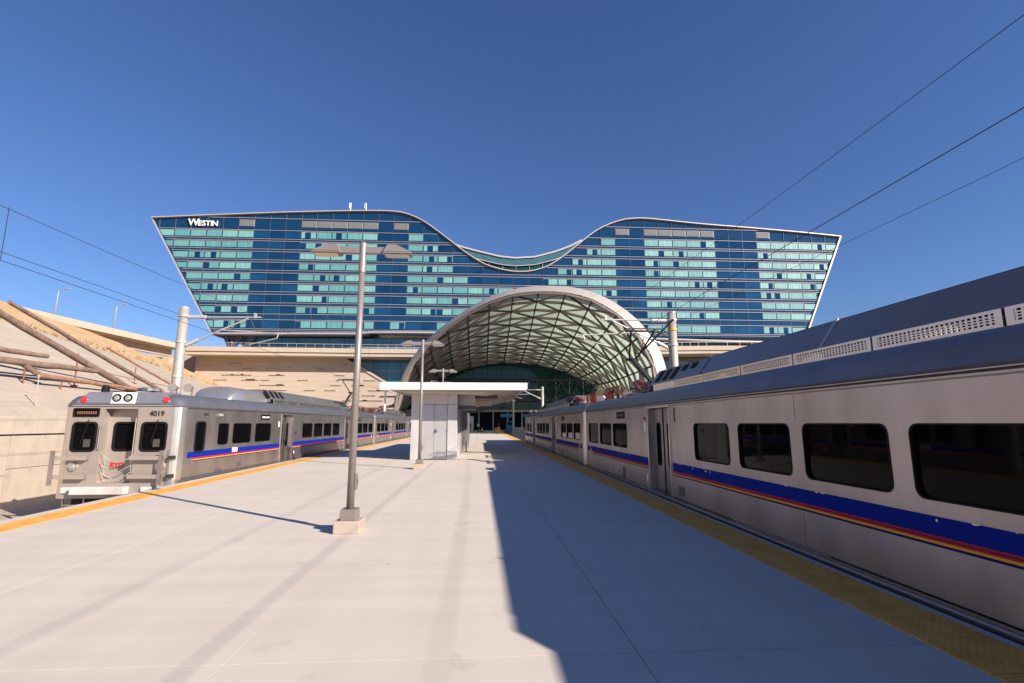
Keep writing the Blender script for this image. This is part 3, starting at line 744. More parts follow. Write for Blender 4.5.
# ------------------------------------------------------------------ rail cars
CL = 26.2; HW = 1.6
def plan(ins, sj, sc, rj=.15, rc=.28, n=5):
    hw = HW-ins; out = []
    for (cx, cy, a0, r) in ((hw-rc, sc-rc, 0, rc), (-hw+rc, sc-rc, 90, rc), (-hw+rj, sj+rj, 180, rj), (hw-rj, sj+rj, 270, rj)):
        for k in range(n+1):
            a = math.radians(a0+90*k/n); out.append((cx+r*math.cos(a), cy+r*math.sin(a)))
    return out
wins = [(.65,2.1),(2.4,3.88),(4.1,5.58),(10.03,11.4),(11.7,13.05),(13.32,14.68),(14.93,16.35),(20.0,21.4),(21.75,23.12),(23.42,24.1)]
doors = [(7.45,8.78),(17.62,18.92)]
WZ0, WZ1 = .91, 1.6
def make_car():
    car = empty('rail_car')
    ZL = -.42; ZG = 2.05
    # side panels with openings
    for s in (1, -1):
        b = MB(); H = [rrect(a, WZ0, c, WZ1, .1) for a, c in wins]+[rrect(24.85, .74, 25.42, 1.66, .13)]+[rrect(a, .0, c, 1.95, .04, 2) for a, c in doors]
        b.holes([(.15,ZL),(CL-.28,ZL),(CL-.28,ZG),(.15,ZG)], H, lambda y, z: (s*HW, y, z))
        for h in H:
            for i in range(len(h)):
                a, c = h[i], h[(i+1) % len(h)]; d = .13 if h in H[-2:] else .07
                b.poly([(s*HW,a[0],a[1]),(s*HW,c[0],c[1]),(s*(HW-d),c[0],c[1]),(s*(HW-d),a[0],a[1])], 0)
        # panel seams: fine ridges
        for z in (.05, .058, .066, 1.985): b.box((s*HW-.002 if s > 0 else s*HW-.006, .2, z-.008), (s*HW+.006 if s > 0 else s*HW+.002, CL-.3, z+.008), 1)
        for y in (2.25,4.0,5.9,9.4,13.2,16.6,21.55,24.4):
            for z0_, z1_ in ((-.04,.48),(1.66,1.98)): b.box((s*HW-.003,y-.002,z0_),(s*HW+.003,y+.002,z1_), 1)
        b.build('side_panel', [M_steel, M_seam], car)
    # corners + joint end below gutter
    pl_ = plan(0, 0, CL); n = len(pl_); b = MB()
    def flush(b):
        if b.f: autosmooth(b.build('corner_panel' if b.v[0][1] > 5 else 'end_panel', M_steel2, car), 40)
    for i in range(n):
        a, c = pl_[i], pl_[(i+1) % n]
        long_ = abs(a[1]-c[1]) > 5
        front_ = a[1] > CL-.01 and c[1] > CL-.01 and abs(a[0]-c[0]) > 1
        if long_ or front_:
            flush(b); b = MB(); continue
        b.poly([(a[0],a[1],ZL),(c[0],c[1],ZL),(c[0],c[1],ZG),(a[0],a[1],ZG)])
    flush(b)
    # roof
    lv = [(0,ZG),(-.02,ZG+.03),(.0,2.12),(.05,2.24),(.14,2.35),(.30,2.405),(.55,2.445),(.9,2.47),(1.3,2.48)]
    b = MB()
    for k, (i_, z) in enumerate(lv):
        f = min(i_*1.1, .6)
        for p in plan(i_, max(0,f*.5), CL-f*.75, rj=min(.15,.28), rc=.28 if i_ < 1.2 else .2): b.v.append((p[0],p[1],z))
    for k in range(len(lv)-1):
        for i in range(n): b.f.append((k*n+i, k*n+(i+1) % n, (k+1)*n+(i+1) % n, (k+1)*n+i)); b.m.append(0)
    b.f.append(tuple((len(lv)-1)*n+i for i in range(n))); b.m.append(0)
    autosmooth(b.build('roof', M_roofpaint, car), 50)
    MB().box((-HW-.015,.2,ZG-.035),(-HW+.02,CL-.3,ZG-.012)).box((HW-.02,.2,ZG-.035),(HW+.015,CL-.3,ZG-.012)).build('gutter', M_dark, car)
    # front panel
    b = MB(); fh = [rrect(-1.27,.82,-.60,1.64,.12), rrect(.56,.82,1.27,1.64,.12), rrect(-.47,-.02,.43,2.0,.05,2), rrect(-1.3,1.77,-.6,2.02,.02,1)]
    b.holes([(-HW+.28,ZL),(HW-.28,ZL),(HW-.28,ZG),(-HW+.28,ZG)], fh, lambda x, z: (x, CL, z))
    for h, d in zip(fh, (.06,.06,.45,.06)):
        for i in range(len(h)):
            a, c = h[i], h[(i+1) % len(h)]; b.poly([(a[0],CL,a[1]),(c[0],CL,c[1]),(c[0],CL-d,c[1]),(a[0],CL-d,a[1])])
    b.build('front_panel', M_front, car)
    # window rings + panes
    def ring(b, h, fn, t=.035, dpt=.012):
        cx = sum(p[0] for p in h)/len(h); cz = sum(p[1] for p in h)/len(h); hx = max(p[0] for p in h)-cx; hz = max(p[1] for p in h)-cz
        inn = [(cx+(p[0]-cx)*(1-t/hx), cz+(p[1]-cz)*(1-t/hz)) for p in h]; N_ = len(h)
        for i in range(N_):
            j = (i+1) % N_
            b.poly([fn(*h[i],dpt),fn(*h[j],dpt),fn(*inn[j],dpt),fn(*inn[i],dpt)]); b.poly([fn(*inn[i],dpt),fn(*inn[j],dpt),fn(*inn[j],-.03),fn(*inn[i],-.03)])
    def pane(h, fn, nm, par, mi=M_tglass, d=-.03):
        b = MB(); b.poly([fn(*p, d) for p in h]); o = b.build(nm, mi, par, fixn=False); return o
    for s in (1, -1):
        fn = lambda y, z, d, s=s: (s*(HW+d*1.0), y, z)
        for q, (a, c) in enumerate(wins):
            h = rrect(a, WZ0, c, WZ1, .1); b = MB(); ring(b, h, fn, .018, .006); fr = b.build('window', M_rubber, car)
            pane(h if s > 0 else h[::-1], fn, 'pane', fr)
        h = rrect(24.85, .74, 25.42, 1.66, .13); b = MB(); ring(b, h, fn, .05, .01); fr = b.build('cab_window', M_rubber, car); pane(h if s > 0 else h[::-1], fn, 'pane', fr)
        for a, c in doors:
            m = (a+c)/2; dr = empty('door'); dr.parent = car
            for u0, u1 in ((a+.01, m-.012),(m+.012, c-.01)):
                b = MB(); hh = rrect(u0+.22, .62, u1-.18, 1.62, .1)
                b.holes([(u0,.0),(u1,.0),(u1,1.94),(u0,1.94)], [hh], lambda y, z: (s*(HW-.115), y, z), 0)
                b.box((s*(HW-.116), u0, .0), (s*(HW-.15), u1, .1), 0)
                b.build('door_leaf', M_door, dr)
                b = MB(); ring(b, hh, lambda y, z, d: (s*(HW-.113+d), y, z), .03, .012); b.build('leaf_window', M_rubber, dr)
                b = MB(); b.poly([(s*(HW-.14), p[0], p[1]) for p in (hh if s > 0 else hh[::-1])]); b.build('leaf_pane', M_tglass, dr, fixn=False)
            MB().box((s*(HW-.13) if s > 0 else s*(HW-.10), m-.014, .0), (s*(HW-.10) if s > 0 else s*(HW-.13), m+.014, 1.94)).build('door_seal', M_rubber, dr)
            x0, x1 = sorted((s*(HW-.005), s*(HW+.025)))
            MB().box((x0,a-.05,-.02),(x1,a,2.0)).box((x0,c,-.02),(x1,c+.05,2.0)).box((x0,a,1.95),(x1,c,2.0)).build('door_frame', M_steel2, dr)
            MB().box((x0,a,-.06),(s*(HW+.05) if s > 0 else x1,c,-.01)).build('threshold', M_dark, dr)
        # stripe bands between the doors and ends
        spans = [(.35,7.35),(8.88,17.52),(19.02,25.72)]
        for nm, z0, z1, m_ in (('blue_stripe',.603,.775,M_blue),('red_stripe',.584,.602,M_red),('navy_stripe',.574,.583,M_navy),('red_stripe',.556,.573,M_red),('yellow_stripe',.533,.555,M_yel),('navy_stripe',.508,.532,M_navy)):
            b = MB()
            for q, (a, c) in enumerate(spans):
                a2 = a+(0 if nm == 'blue_stripe' else .9) if q == 0 else a
                c2 = c-(0 if nm == 'blue_stripe' else .25) if q == 2 else c
                x0, x1 = sorted((s*(HW-.002), s*(HW+.003))); b.box((x0,a2,z0),(x1,c2,z1))
            b.build(nm, m_, car)
        b = MB(); rr_ = random.Random(3 if s > 0 else 4)
        for q in range(26):
            y0 = rr_.choice([rr_.uniform(.5,7.2), rr_.uniform(9,17.3)]); w_ = rr_.uniform(.03,.10); h_ = rr_.uniform(.005,.016); xx_ = s*(HW+.0045)
            b.poly([(xx_,y0,.777),(xx_,y0+w_*.3,.777-h_),(xx_,y0+w_*.7,.777-h_*.7),(xx_,y0+w_,.777)] if q % 4 else [(xx_,y0,.74),(xx_,y0+w_*.5,.725),(xx_,y0+w_,.735),(xx_,y0+w_*.6,.755)])
        stuff(b.build('peeled_patches', M_steel2, car, fixn=False))
        b = MB(); x = s*(HW+.004)
        b.poly([(x,.95,.53),(x,1.25,.53),(x,.80,.77),(x,.72,.77)]); b.poly([(x-s*.001,.7,.53),(x-s*.001,.92,.53),(x-s*.001,.74,.74)]); b.build('stripe_flash', M_yel, car, fixn=False)
        # skirt and sill
        b = MB(); x0, x1 = sorted((s*(HW-.05), s*(HW+.022))); b.box((x0,.2,-.13),(x1,CL-.35,.025)); b.build('sill', M_sill, car, bevel=.03)
        # destination sign, number plate, little placards
        for y in (5.0, 20.6):
            x0, x1 = sorted((s*(HW-.002), s*(HW+.014))); b = MB(); sg = MB().box((x0,y-.42,1.73),(x1,y+.42,1.93)).build('destination_sign', M_rubber, car, bevel=.006)
            b = MB()
            for q in range(11):
                if q == 5: continue
                b.box((s*(HW+.012) if s > 0 else s*(HW+.018), y-.34+q*.062, 1.795), (s*(HW+.018) if s > 0 else s*(HW+.012), y-.34+q*.062+.04, 1.862))
            b.build('lettering', M_amber if y < 10 else M_white, sg)
        for y, z, w_, h_, m_ in ((7.15,1.40,.16,.22,M_white),(9.1,1.62,.07,.3,M_black),(7.2,.2,.12,.18,M_white),(17.3,.2,.12,.16,M_white),(19.2,1.45,.14,.22,M_white),(9.3,.15,.3,.18,M_grey),(23.9,.02,.45,.14,M_grey),(22.5,.12,.35,.16,M_grey),(5.2,.08,.28,.3,M_grey),(17.2,1.1,.1,.14,M_blue)):
            x0, x1 = sorted((s*(HW-.002), s*(HW+.004))); MB().box((x0,y-w_/2,z),(x1,y+w_/2,z+h_)).build('placard' if m_ != M_grey else 'access_panel', m_, car)
        MB().lathe([(.03,0),(.06,.02),(.06,.16),(.03,.18)], (s*(HW+.03),24.0,1.86), 10, axis='y').build('marker_light', M_lens, car)
        x0, x1 = sorted((s*(HW-.01), s*(HW+.02)))
        MB().box((x0,7.12,1.68),(x1,7.2,1.76)).build('marker_light', M_redlens, car)
    # front windows, sign, door, lamps
    fnf = lambda x, z, d: (x, CL+d, z)
    for h in fh[:2]:
        b = MB(); ring(b, h, fnf, .05, .02); fr = b.build('front_window', M_rubber, car); pane(h[::-1], fnf, 'pane', fr)
        cx = (h[0][0]+h[10][0])/2
        MB().tube([(cx+.1,CL+.04,1.70),(cx+.05,CL+.05,1.45),(cx-.05,CL+.04,1.05)],.012,5).build('wiper', M_rubber, fr)
        MB().box((cx-.02,CL-.028,.95),(cx+.16,CL-.024,1.16)).build('inside_panel', M_curtain, fr)
    b = MB(); ring(b, fh[3], fnf, .04, .015); fr = b.build('destination_sign', M_rubber, car); pane(fh[3][::-1], fnf, 'pane', fr)
    b = MB()
    for q in range(9): b.box((-1.22+q*.06,CL-.028,1.85),(-1.22+q*.06+.04,CL-.02,1.93))
    b.build('lettering', M_amber, fr)
    ed = empty('end_door'); ed.parent = car
    b = MB(); hh = rrect(-.36,.82,.26,1.64,.12); b.holes([(-.47,-.02),(.43,-.02),(.43,2.0),(-.47,2.0)], [hh], lambda x, z: (x, CL-.28, z)); b.build('door_leaf', M_front, ed)
    b = MB(); ring(b, hh, lambda x, z, d: (x, CL-.28+d, z), .05, .02); b.build('leaf_window', M_rubber, ed)
    b = MB(); b.poly([(p[0], CL-.31, p[1]) for p in hh[::-1]]); b.build('leaf_pane', M_tglass, ed, fixn=False)
    for zc in (.75,.5,.3):
        pts = [(-.44+.87*k/10, CL-.03, zc-.22*math.sin(math.pi*k/10)) for k in range(11)]
        MB().tube(pts, .014, 6).build('safety_chain', M_galv, ed, smooth=True)
    MB().tube([(-.5,CL+.05,.9),(-.5,CL+.05,1.5)],.016,6).box((-.52,CL,.88),(-.48,CL+.05,.92)).box((-.52,CL,1.48),(-.48,CL+.05,1.52)).build('grab_rail', M_steel2, ed)
    MB().tube([(.38,CL-.03,.3),(.38,CL-.03,1.75)],.016,6).build('grab_rail', M_steel2, ed)
    for x in (-1.12,1.18):
        MB().lathe([(.12,0),(.12,.035),(.09,.045)], (x,CL,.42), 18, axis='y').build('headlight', M_steel2, car, smooth=False)
        MB().lathe([(.085,0),(.07,.03),(.02,.045)], (x,CL+.03,.42), 18, axis='y').build('headlight_lens', M_lens, car, smooth=True)
        MB().lathe([(.085,-.03),(.085,.03),(.06,.045)], (x*.96,CL-.03,2.25), 18, axis='y').build('tail_light', M_redlens, car)
    MB().hexa([(-1.36,CL-.6,2.11),(1.36,CL-.6,2.11),(1.36,CL-.005,2.11),(-1.36,CL-.005,2.11),(-1.02,CL-.9,2.50),(1.02,CL-.9,2.50),(1.02,CL-.07,2.47),(-1.02,CL-.07,2.47)]).build('roof_fascia', M_hump, car, bevel=.03)
    hb = MB(); hb.hexa([(-.36,CL-.3,2.14),(.30,CL-.3,2.14),(.30,CL+.012,2.14),(-.36,CL+.012,2.14),(-.36,CL-.4,2.46),(.30,CL-.4,2.46),(.30,CL-.05,2.46),(-.36,CL-.05,2.46)]); hb = hb.build('headlight_housing', M_white, car, bevel=.02)
    for x in (-.2,.1):
        MB().lathe([(.12,0),(.12,.06),(.1,.07)], (x,CL-.06,2.30), 18, axis='y').build('headlight', M_rubber, hb)
        MB().lathe([(.09,0),(.08,.075),(.03,.095)], (x,CL-.06,2.30), 18, axis='y').build('lens', M_lens, hb, smooth=True)
    MB().box((-1.33,CL-.02,2.075),(1.33,CL+.02,2.10)).build('brow_trim', M_steel2, car)
    # folding gates (pedestrian barriers)
    for sgn, xo in ((-1,-1.55),(1,1.28)):
        g = empty('folding_gate'); g.parent = car
        MB().box((xo-.05,CL+.16,-.06),(xo+.05,CL+.2,.86)).build('gate_post', M_steel, g)
        xa, xb = (xo,-.72) if sgn < 0 else (.42,xo)
        for z in (.16,.66): MB().box((xa,CL+.12,z-.055),(xb,CL+.155,z+.055)).build('gate_rail', M_steel2, g)
        for z in (.16,.66): MB().box((xb-.1 if sgn<0 else xa,CL,z-.05),(xb if sgn<0 else xa+.1,CL+.12,z+.05)).build('gate_bracket', M_steel, g)
        if sgn > 0:
            for z in (.16,.66): MB().box((1.42,CL-.05,z-.05),(1.54,CL+.12,z+.05)).build('gate_bracket', M_dark, g)
    MB().box((-.98,CL,-.30),(.42,CL+.22,-.10)).box((.75,CL,-.28),(1.2,CL+.06,-.12)).box((-1.32,CL,-.28),(-1.05,CL+.06,-.12)).build('bumper', M_bump, car, bevel=.015)
    MB().box((-.3,CL-.3,-.95),(.3,CL+.35,-.45)).box((-.14,CL+.35,-.85),(.14,CL+.75,-.58)).lathe([(.17,0),(.17,.16)],(0,CL+.75,-.72),12,axis='y').build('coupler', M_dark, car)
    stp = MB()
    for z in (-.62,-.85): stp.box((-1.3,CL-.22,z),(-.75,CL-.02,z+.03))
    stp.bar((-1.3,CL-.05,-.42),(-1.3,CL-.05,-.88),.03,.03).bar((-.75,CL-.05,-.42),(-.75,CL-.05,-.88),.03,.03).build('step', M_steel, car)
    MB().box((-1.42,.4,-.98),(1.42,CL-.5,-.40)).build('underframe', M_dark, car)
    for yb in (3.6, CL-3.6):
        bg_ = MB().box((-1.15,yb-1.6,-.98),(1.15,yb+1.6,-.72)).build('bogie', M_dark, car)
        for dy in (-1.1,1.1):
            for s in (-1,1): MB().lathe([(.42,-.06),(.42,.06)], (s*.74,yb+dy,-.58), 20, axis='x').build('wheel', M_dark, bg_)
    # roof equipment: shroud
    sh = MB(); s0, s1 = 5.9, 18.7
    for s in (1,-1):
        pts = [(1.02,2.62),(.72,3.03)]
        a, c = pts
        sh.hexa([(s*a[0],s0,a[1]),(s*(a[0]-.06),s0,a[1]-.02),(s*(a[0]-.06),s1,a[1]-.02),(s*a[0],s1,a[1]),(s*c[0],s0,c[1]),(s*(c[0]-.06),s0,c[1]-.03),(s*(c[0]-.06),s1,c[1]-.03),(s*c[0],s1,c[1])])
    ph = [[(fy+.34*math.cos(q*math.pi/8), .34*math.sin(q*math.pi/8)) for q in range(16)] for fy in (10.75,13.45,15.45)]  # round openings added so patches of sun can reach the platform
    for zz in (3.0,3.03): sh.holes([(s0,-.72),(s1,-.72),(s1,.72),(s0,.72)], ph, lambda y, x: (x, y, zz))
    for h in ph:
        for i in range(16): a, c = h[i], h[(i+1) % 16]; sh.poly([(a[1],a[0],3.0),(c[1],c[0],3.0),(c[1],c[0],3.03),(a[1],a[0],3.03)])
    for y in (s0, s1): sh.hexa([(-1.0,y-.03,2.5),(1.0,y-.03,2.5),(1.0,y,2.5),(-1.0,y,2.5),(-.7,y-.03,3.02),(.7,y-.03,3.02),(.7,y,3.02),(-.7,y,3.02)])
    shr = sh.build('roof_shroud', M_shroud, car, bevel=.012)
    # seams + perforated rails
    for y in (9.1, 13.0, 16.9):
        for s in (1,-1): MB().bar((s*1.03,y,2.61),(s*.725,y,3.04),.05,.02,upv=(s,0,.7)).build('seam_strip', M_steel2 if y == 13.0 else M_shroud, shr)
    vs = MB()
    for q in range(3):   # dark intake slots at the joint end
        for s in (1,-1): pass
    for s in (1,-1):
        for q in range(9):
            y = 6.2+q*.52 if q < 5 else 18.7-(q-5)*.52; u = [(.97,2.705),(.76,2.99)] if q < 3 or q > 4 else [(.86,2.85),(.76,2.99)]
            MB().hexa([(s*(u[0][0]+.004),y,u[0][1]),(s*(u[0][0]-.02),y,u[0][1]-.01),(s*(u[0][0]-.02),y+.3,u[0][1]-.01),(s*(u[0][0]+.004),y+.3,u[0][1]),(s*(u[1][0]+.004),y,u[1][1]),(s*(u[1][0]-.02),y,u[1][1]-.01),(s*(u[1][0]-.02),y+.3,u[1][1]-.01),(s*(u[1][0]+.004),y+.3,u[1][1])]).build('intake_slot', M_rubber, shr)
    lat = MB(); W_ = 1.5
    lat.box((-.012,0,0),(.012,W_,.035)).box((-.012,0,.14),(.012,W_,.17)).box((-.012,0,.035),(.012,.07,.14)).box((-.012,W_-.07,.035),(.012,W_,.14))
    for q in range(1,4): lat.box((-.004,.07,.035+q*.026-.006),(.004,W_-.07,.035+q*.026+.006))
    for q in range(24): y = .07+(W_-.14)*q/24; lat.box((-.004,y,.035),(.004,y+.024,.14))
    lm = lat.mesh('vent_panel', M_steel2); sm_ = MB().box((-.012,0,0),(.012,W_,.17)).mesh('rail_panel', M_steel2)
    for s in (1,-1):
        for q in range(8):
            y = s0+.4+q*1.53
            place('vent_panel' if q not in (0,) else 'rail_panel', lm if q != 0 else sm_, shr, (s*1.03, y, 2.45))
    fe = MB()
    for s in (1,-1):
        for q in range(26): fe.box((s*.96-.05, s0+.3+q*.5, 2.40), (s*.96+.05, s0+.42+q*.5, 2.455))
    stuff_feet = True; fe.box((-.3,s0+.2,2.47),(.3,9.8,2.62)).box((-.3,16.6,2.47),(.3,s1-.2,2.62)); stuff(fe.build('mounting_feet', M_dark, shr))
    # smooth hump at cab end
    hm = MB(); NS = 14; NP = 12; ringsz = []
    for k in range(NS+1):
        t = k/NS; y = 18.72+t*2.95
        sc = min(1, .55+.45*min(1, (1-t)/.22)) if t > .6 else 1.0
        hgt = .46*(1 if t < .8 else max(.05, 1-((t-.8)/.2)**2.2)); wd = .88-.25*max(0,(t-.8)/.2)
        for q in range(NP+1):
            a = math.pi*q/NP; cx_, sx_ = math.cos(a), math.sin(a)
            hm.v.append((wd*math.copysign(abs(cx_)**.75, cx_), y, 2.44+hgt*1.2*(sx_**.6)))
    for k in range(NS):
        for q in range(NP): i = k*(NP+1)+q; hm.f.append((i,i+1,i+NP+2,i+NP+1)); hm.m.append(0)
    hm.f.append(tuple(range(NP+1))); hm.m.append(0); hm.f.append(tuple(NS*(NP+1)+q for q in reversed(range(NP+1)))); hm.m.append(0)
    autosmooth(hm.build('roof_hump', M_hump, car), 50)
    for x in (-.2,.25):
        MB().lathe([(.02,0),(.05,.1),(.13,.32),(.13,.34)], (x+.9,CL-1.3,2.66), 14, axis='y').bar((x+.9,CL-1.2,2.45),(x+.9,CL-1.2,2.66),.04,.04).build('roof_horn', M_steel2, car, smooth=False)
    MB().lathe([(.1,0),(.1,.12),(.07,.2)], (-.95,CL-.6,2.5), 12).build('antenna', M_rubber, car)
    MB().lathe([(.3,0),(.28,.08),(.2,.1)], (.15,CL-.8,2.54), 16).build('antenna', M_grey, car)
    # joint-end equipment: insulators, boxes, pantograph
    rib = MB(); pr = []
    for q in range(7): pr += [(.045,q*.05),(.085,q*.05+.018),(.045,q*.05+.036)]
    rib.lathe(pr, (0,0,0), 12)
    im = rib.mesh('insulator', M_orange)
    for x, y in ((-.9,.8),(-.9,1.2),(-.9,1.6),(-.9,2.3),(.9,.8),(.9,1.2),(.9,1.6),(.9,2.3),(-.35,1.0),(.35,1.0),(0,4.9)): place('insulator', im, car, (x,y,2.47))
    for s in (1,-1): MB().tube([(s*.9,.6,2.86),(s*.9,2.6,2.86)],.03,6).build('bus_bar', M_rust, car)
    MB().tube([(-.6,4.0,2.62),(-.95,4.4,2.8),(-1.0,4.9,2.8),(-.9,5.5,2.6)],.09,8).tube([(.6,4.0,2.62),(.95,4.4,2.8),(1.0,4.9,2.8),(.9,5.5,2.6)],.09,8).build('cable_hose', M_orange, car, smooth=True)
    MB().box((-.5,2.9,2.5),(.5,3.6,2.72)).box((-.95,4.9,2.48),(-.55,5.7,2.78)).box((.55,4.9,2.48),(.95,5.7,2.78)).lathe([(.16,0),(.16,.5)],(0,1.7,2.66),12,axis='y').build('roof_equipment', M_grey, car, bevel=.02)
    MB().box((-.25,.4,2.5),(.25,.7,2.7)).box((.45,3.0,2.5),(.95,4.0,2.62)).box((-.95,3.0,2.5),(-.45,4.0,2.62)).build('roof_equipment', M_steel2, car, bevel=.02)
    pg = empty('pantograph'); pg.parent = car; pg.location = (0,0,0)
    MB().bar((-.45,2.4,2.78),(-.45,4.2,2.78),.06,.06).bar((.45,2.4,2.78),(.45,4.2,2.78),.06,.06).bar((-.45,3.6,2.78),(.45,3.6,2.78),.1,.1).bar((-.45,2.4,2.78),(.45,2.4,2.78),.06,.06).build('base_frame', M_dark, pg)
    MB().bar((0,3.5,2.8),(0,1.25,3.95),.13,.13).build('lower_arm', M_dark, pg)
    MB().tube([(.12,3.2,2.8),(.12,1.1,3.85)],.025,6).build('pull_rod', M_dark, pg)
    MB().tube([(-.12,1.2,3.95),(-.42,2.5,4.80)],.035,6).tube([(.12,1.2,3.95),(.42,2.5,4.80)],.035,6).tube([(-.42,2.5,4.8),(.42,2.5,4.8)],.03,6).bar((-.25,1.2,3.95),(.25,1.2,3.95),.08,.08).build('upper_arm', M_dark, pg)
    b = MB()
    for dy in (-.18,.18): b.tube([(-.85,2.5+dy,4.72),(-.6,2.5+dy,4.86),(.6,2.5+dy,4.86),(.85,2.5+dy,4.72)],.025,6)
    b.bar((-.4,2.3,4.84),(-.4,2.7,4.84),.03,.03).bar((.4,2.3,4.84),(.4,2.7,4.84),.03,.03).build('collector_head', M_dark, pg)
    # gangway diaphragm and end post
    MB().box((-.7,-.14,-.3),(.7,.01,2.25)).build('gangway', M_rubber, car)
    done = set()
    for o in car.children_recursive:   # the cab layout is handed: mirror it
        if o.type == 'MESH' and o.data.name not in done:
            done.add(o.data.name)
            for v in o.data.vertices: v.co.x = -v.co.x
            o.data.flip_normals()
        o.location.x = -o.location.x
    return car
car0 = make_car()
GR = 'stainless commuter rail cars beside the platform'
def set_car(c, x, y, flip, lab):
    c.location = (x, y, 0); c.rotation_euler = (0,0,math.pi if flip else 0); tag(c, lab, 'rail car', GR)
cA = car0
cB, cC_, cD_ = copy_tree(car0), copy_tree(car0), copy_tree(car0)
for c_ in (cB, cD_):   # one pantograph to each coupled pair
    for p_ in [q for q in c_.children if q.name.startswith('pantograph')]:
        for q in list(p_.children): bpy.data.objects.remove(q)
        bpy.data.objects.remove(p_)
set_car(cA, -10.0, 41.0, True, 'left train car numbered 4019, its cab end with folding gates facing us')
set_car(cB, -10.0, 41.4, False, 'second car of the left train, in deep shade behind the kiosk')
set_car(cC_, 5.7, 19.55, True, 'nearest right train car, its large dark windows filling the right side of the view')
set_car(cD_, 5.7, 19.9, False, 'far car of the right train, beyond the bright corner joint')
# markings only on the nearest left car
def put_text(par, body, size, loc, rot, m_, nm='lettering', bold=.0):
    o = place(nm, text_mesh(body, size, .004, m_, bold), par, loc, rot=rot); return o
put_text(cA, '4019', .20, (-.94, CL+.006, 1.86), (math.radians(90),0,math.pi), M_black, 'car_number', .006)
put_text(cA, '4019', .13, (-HW-.006, 24.9, 1.86), (math.radians(90),0,-math.pi/2), M_black, 'car_number')
put_text(cA, 'RTD', .20, (-HW-.01, 22.9, .70), (math.radians(90),0,-math.pi/2), M_white, 'operator_lettering', .008)
put_text(cA, 'RTD', .19, (.16, CL-.272, .44), (math.radians(90),0,math.pi), M_redlens, 'operator_lettering', .01)
put_text(cC_, '4018', .11, (-HW-.006, 9.35, 1.55), (math.radians(90),math.radians(90),-math.pi/2), M_black, 'car_number')

# ------------------------------------------------------------------ platform lamps
def lamp_post(y, lab, x=-2.05):
    r = empty('lamp_post', (x,y,0), 0, lab, 'lamp post', 'twin-head lamp posts down the platform')
    MB().box((-.19,-.19,0),(.19,.19,.18)).build('footing', M_conc, r, bevel=.012)
    MB().box((-.12,-.12,.18),(.12,.12,.34)).build('base_cover', M_pole, r, bevel=.008)
    MB().tube([(0,0,.34),(0,0,2.5),(0,0,4.18)],[.058,.052,.046],16).build('pole', M_pole, r, smooth=True)
    MB().lathe([(.058,4.12),(.058,4.62),(.045,4.64)],(0,0,0),16).build('pole_cap', M_pole, r)
    MB().box((.058,-.03,.62),(.085,.03,.86)).tube([(.09,0,.66),(.1,0,.75),(.09,0,.84)],.01,6).build('service_box', M_pole, r)
    MB().box((-.42,-.035,4.45),(.42,.035,4.56)).build('cross_arm', M_pole, r, bevel=.006)
    for s in (-1,1):
        h = MB(); xi, xo = s*.34, s*.80
        h.hexa([(xi,-.115,4.43),(xo,-.115,4.43),(xo,.115,4.43),(xi,.115,4.43),(xi,-.115,4.455),(xo,-.115,4.455),(xo,.115,4.455),(xi,.115,4.455)])
        h.hexa([(xi,-.115,4.457),(xo,-.115,4.457),(xo,.115,4.457),(xi,.115,4.457),(s*.40,-.07,4.60),(s*.55,-.06,4.60),(s*.55,.06,4.60),(s*.40,.07,4.60)])
        hd = h.build('lamp_head', M_pole, r, bevel=.008)
        MB().box((min(xi,xo)+.04,-.09,4.412),(max(xi,xo)-.04,.09,4.429)).build('lamp_lens', mat('amber_lens_%d' % (s+1), (.62,.42,.22) if s < 0 else (.5,.42,.35), .2, coat=.5), hd)
    return r
lamp_post(7.98, 'nearest twin-head lamp post, standing alone in the sunlit foreground', -1.94).scale = (1, 1, .975)
lamp_post(18.36, 'twin-head lamp post standing just in front of the kiosk doors', -2.13)
lamp_post(28.2, 'twin-head lamp post rising behind the kiosk roof', -2.1)

# ------------------------------------------------------------------ kiosk and its canopy
kx0, kx1, ky = -3.03, -1.05, 22.8
K = empty('equipment_kiosk', (0,0,0), 0, 'pale metal equipment kiosk with double doors on the platform', 'kiosk')
MB().box((kx0,ky+.08,0),(kx1,26.6,2.95)).build('body', M_kiosk, K)
MB().box((kx0-.03,ky-.06,.004),(kx0+.38,ky+.1,2.93)).build('front_panel', M_kiosk, K, bevel=.008)
MB().box((kx1-.40,ky-.04,.004),(kx1+.03,ky+.1,2.41)).build('front_panel', M_kiosk, K, bevel=.008)
MB().box((kx0+.39,ky-.02,2.43),(kx1-.40,ky+.1,2.93)).build('front_panel', M_kiosk, K, bevel=.008)
MB().box((kx1-.39,ky-.04,2.43),(kx1+.03,ky+.1,2.93)).build('front_panel', M_kiosk, K, bevel=.008)
for a, c, s in ((kx0+.40,kx0+.975,1),(kx0+.985,kx1-.41,-1)):
    d = MB().box((a,ky,.03),(c,ky+.09,2.41)).build('door', M_kdoor, K, bevel=.006)
    if s < 0: MB().box((a+.06,ky-.05,1.18),(a+.1,ky,1.34)).bar((a+.04,ky-.055,1.26),(a+.18,ky-.055,1.26),.02,.025).build('handle', M_grey, d)
    for z in (.35,1.2,2.1): MB().box((a-.0 if s>0 else c-.03,ky-.012,z),(a+.03 if s>0 else c,ky,z+.12)).build('hinge', M_grey, d)
for q in range(4):
    y = ky+.15+q*.95; MB().box((kx1,y,.02),(kx1+.03,y+.93,2.93)).build('side_panel', M_kiosk, K)
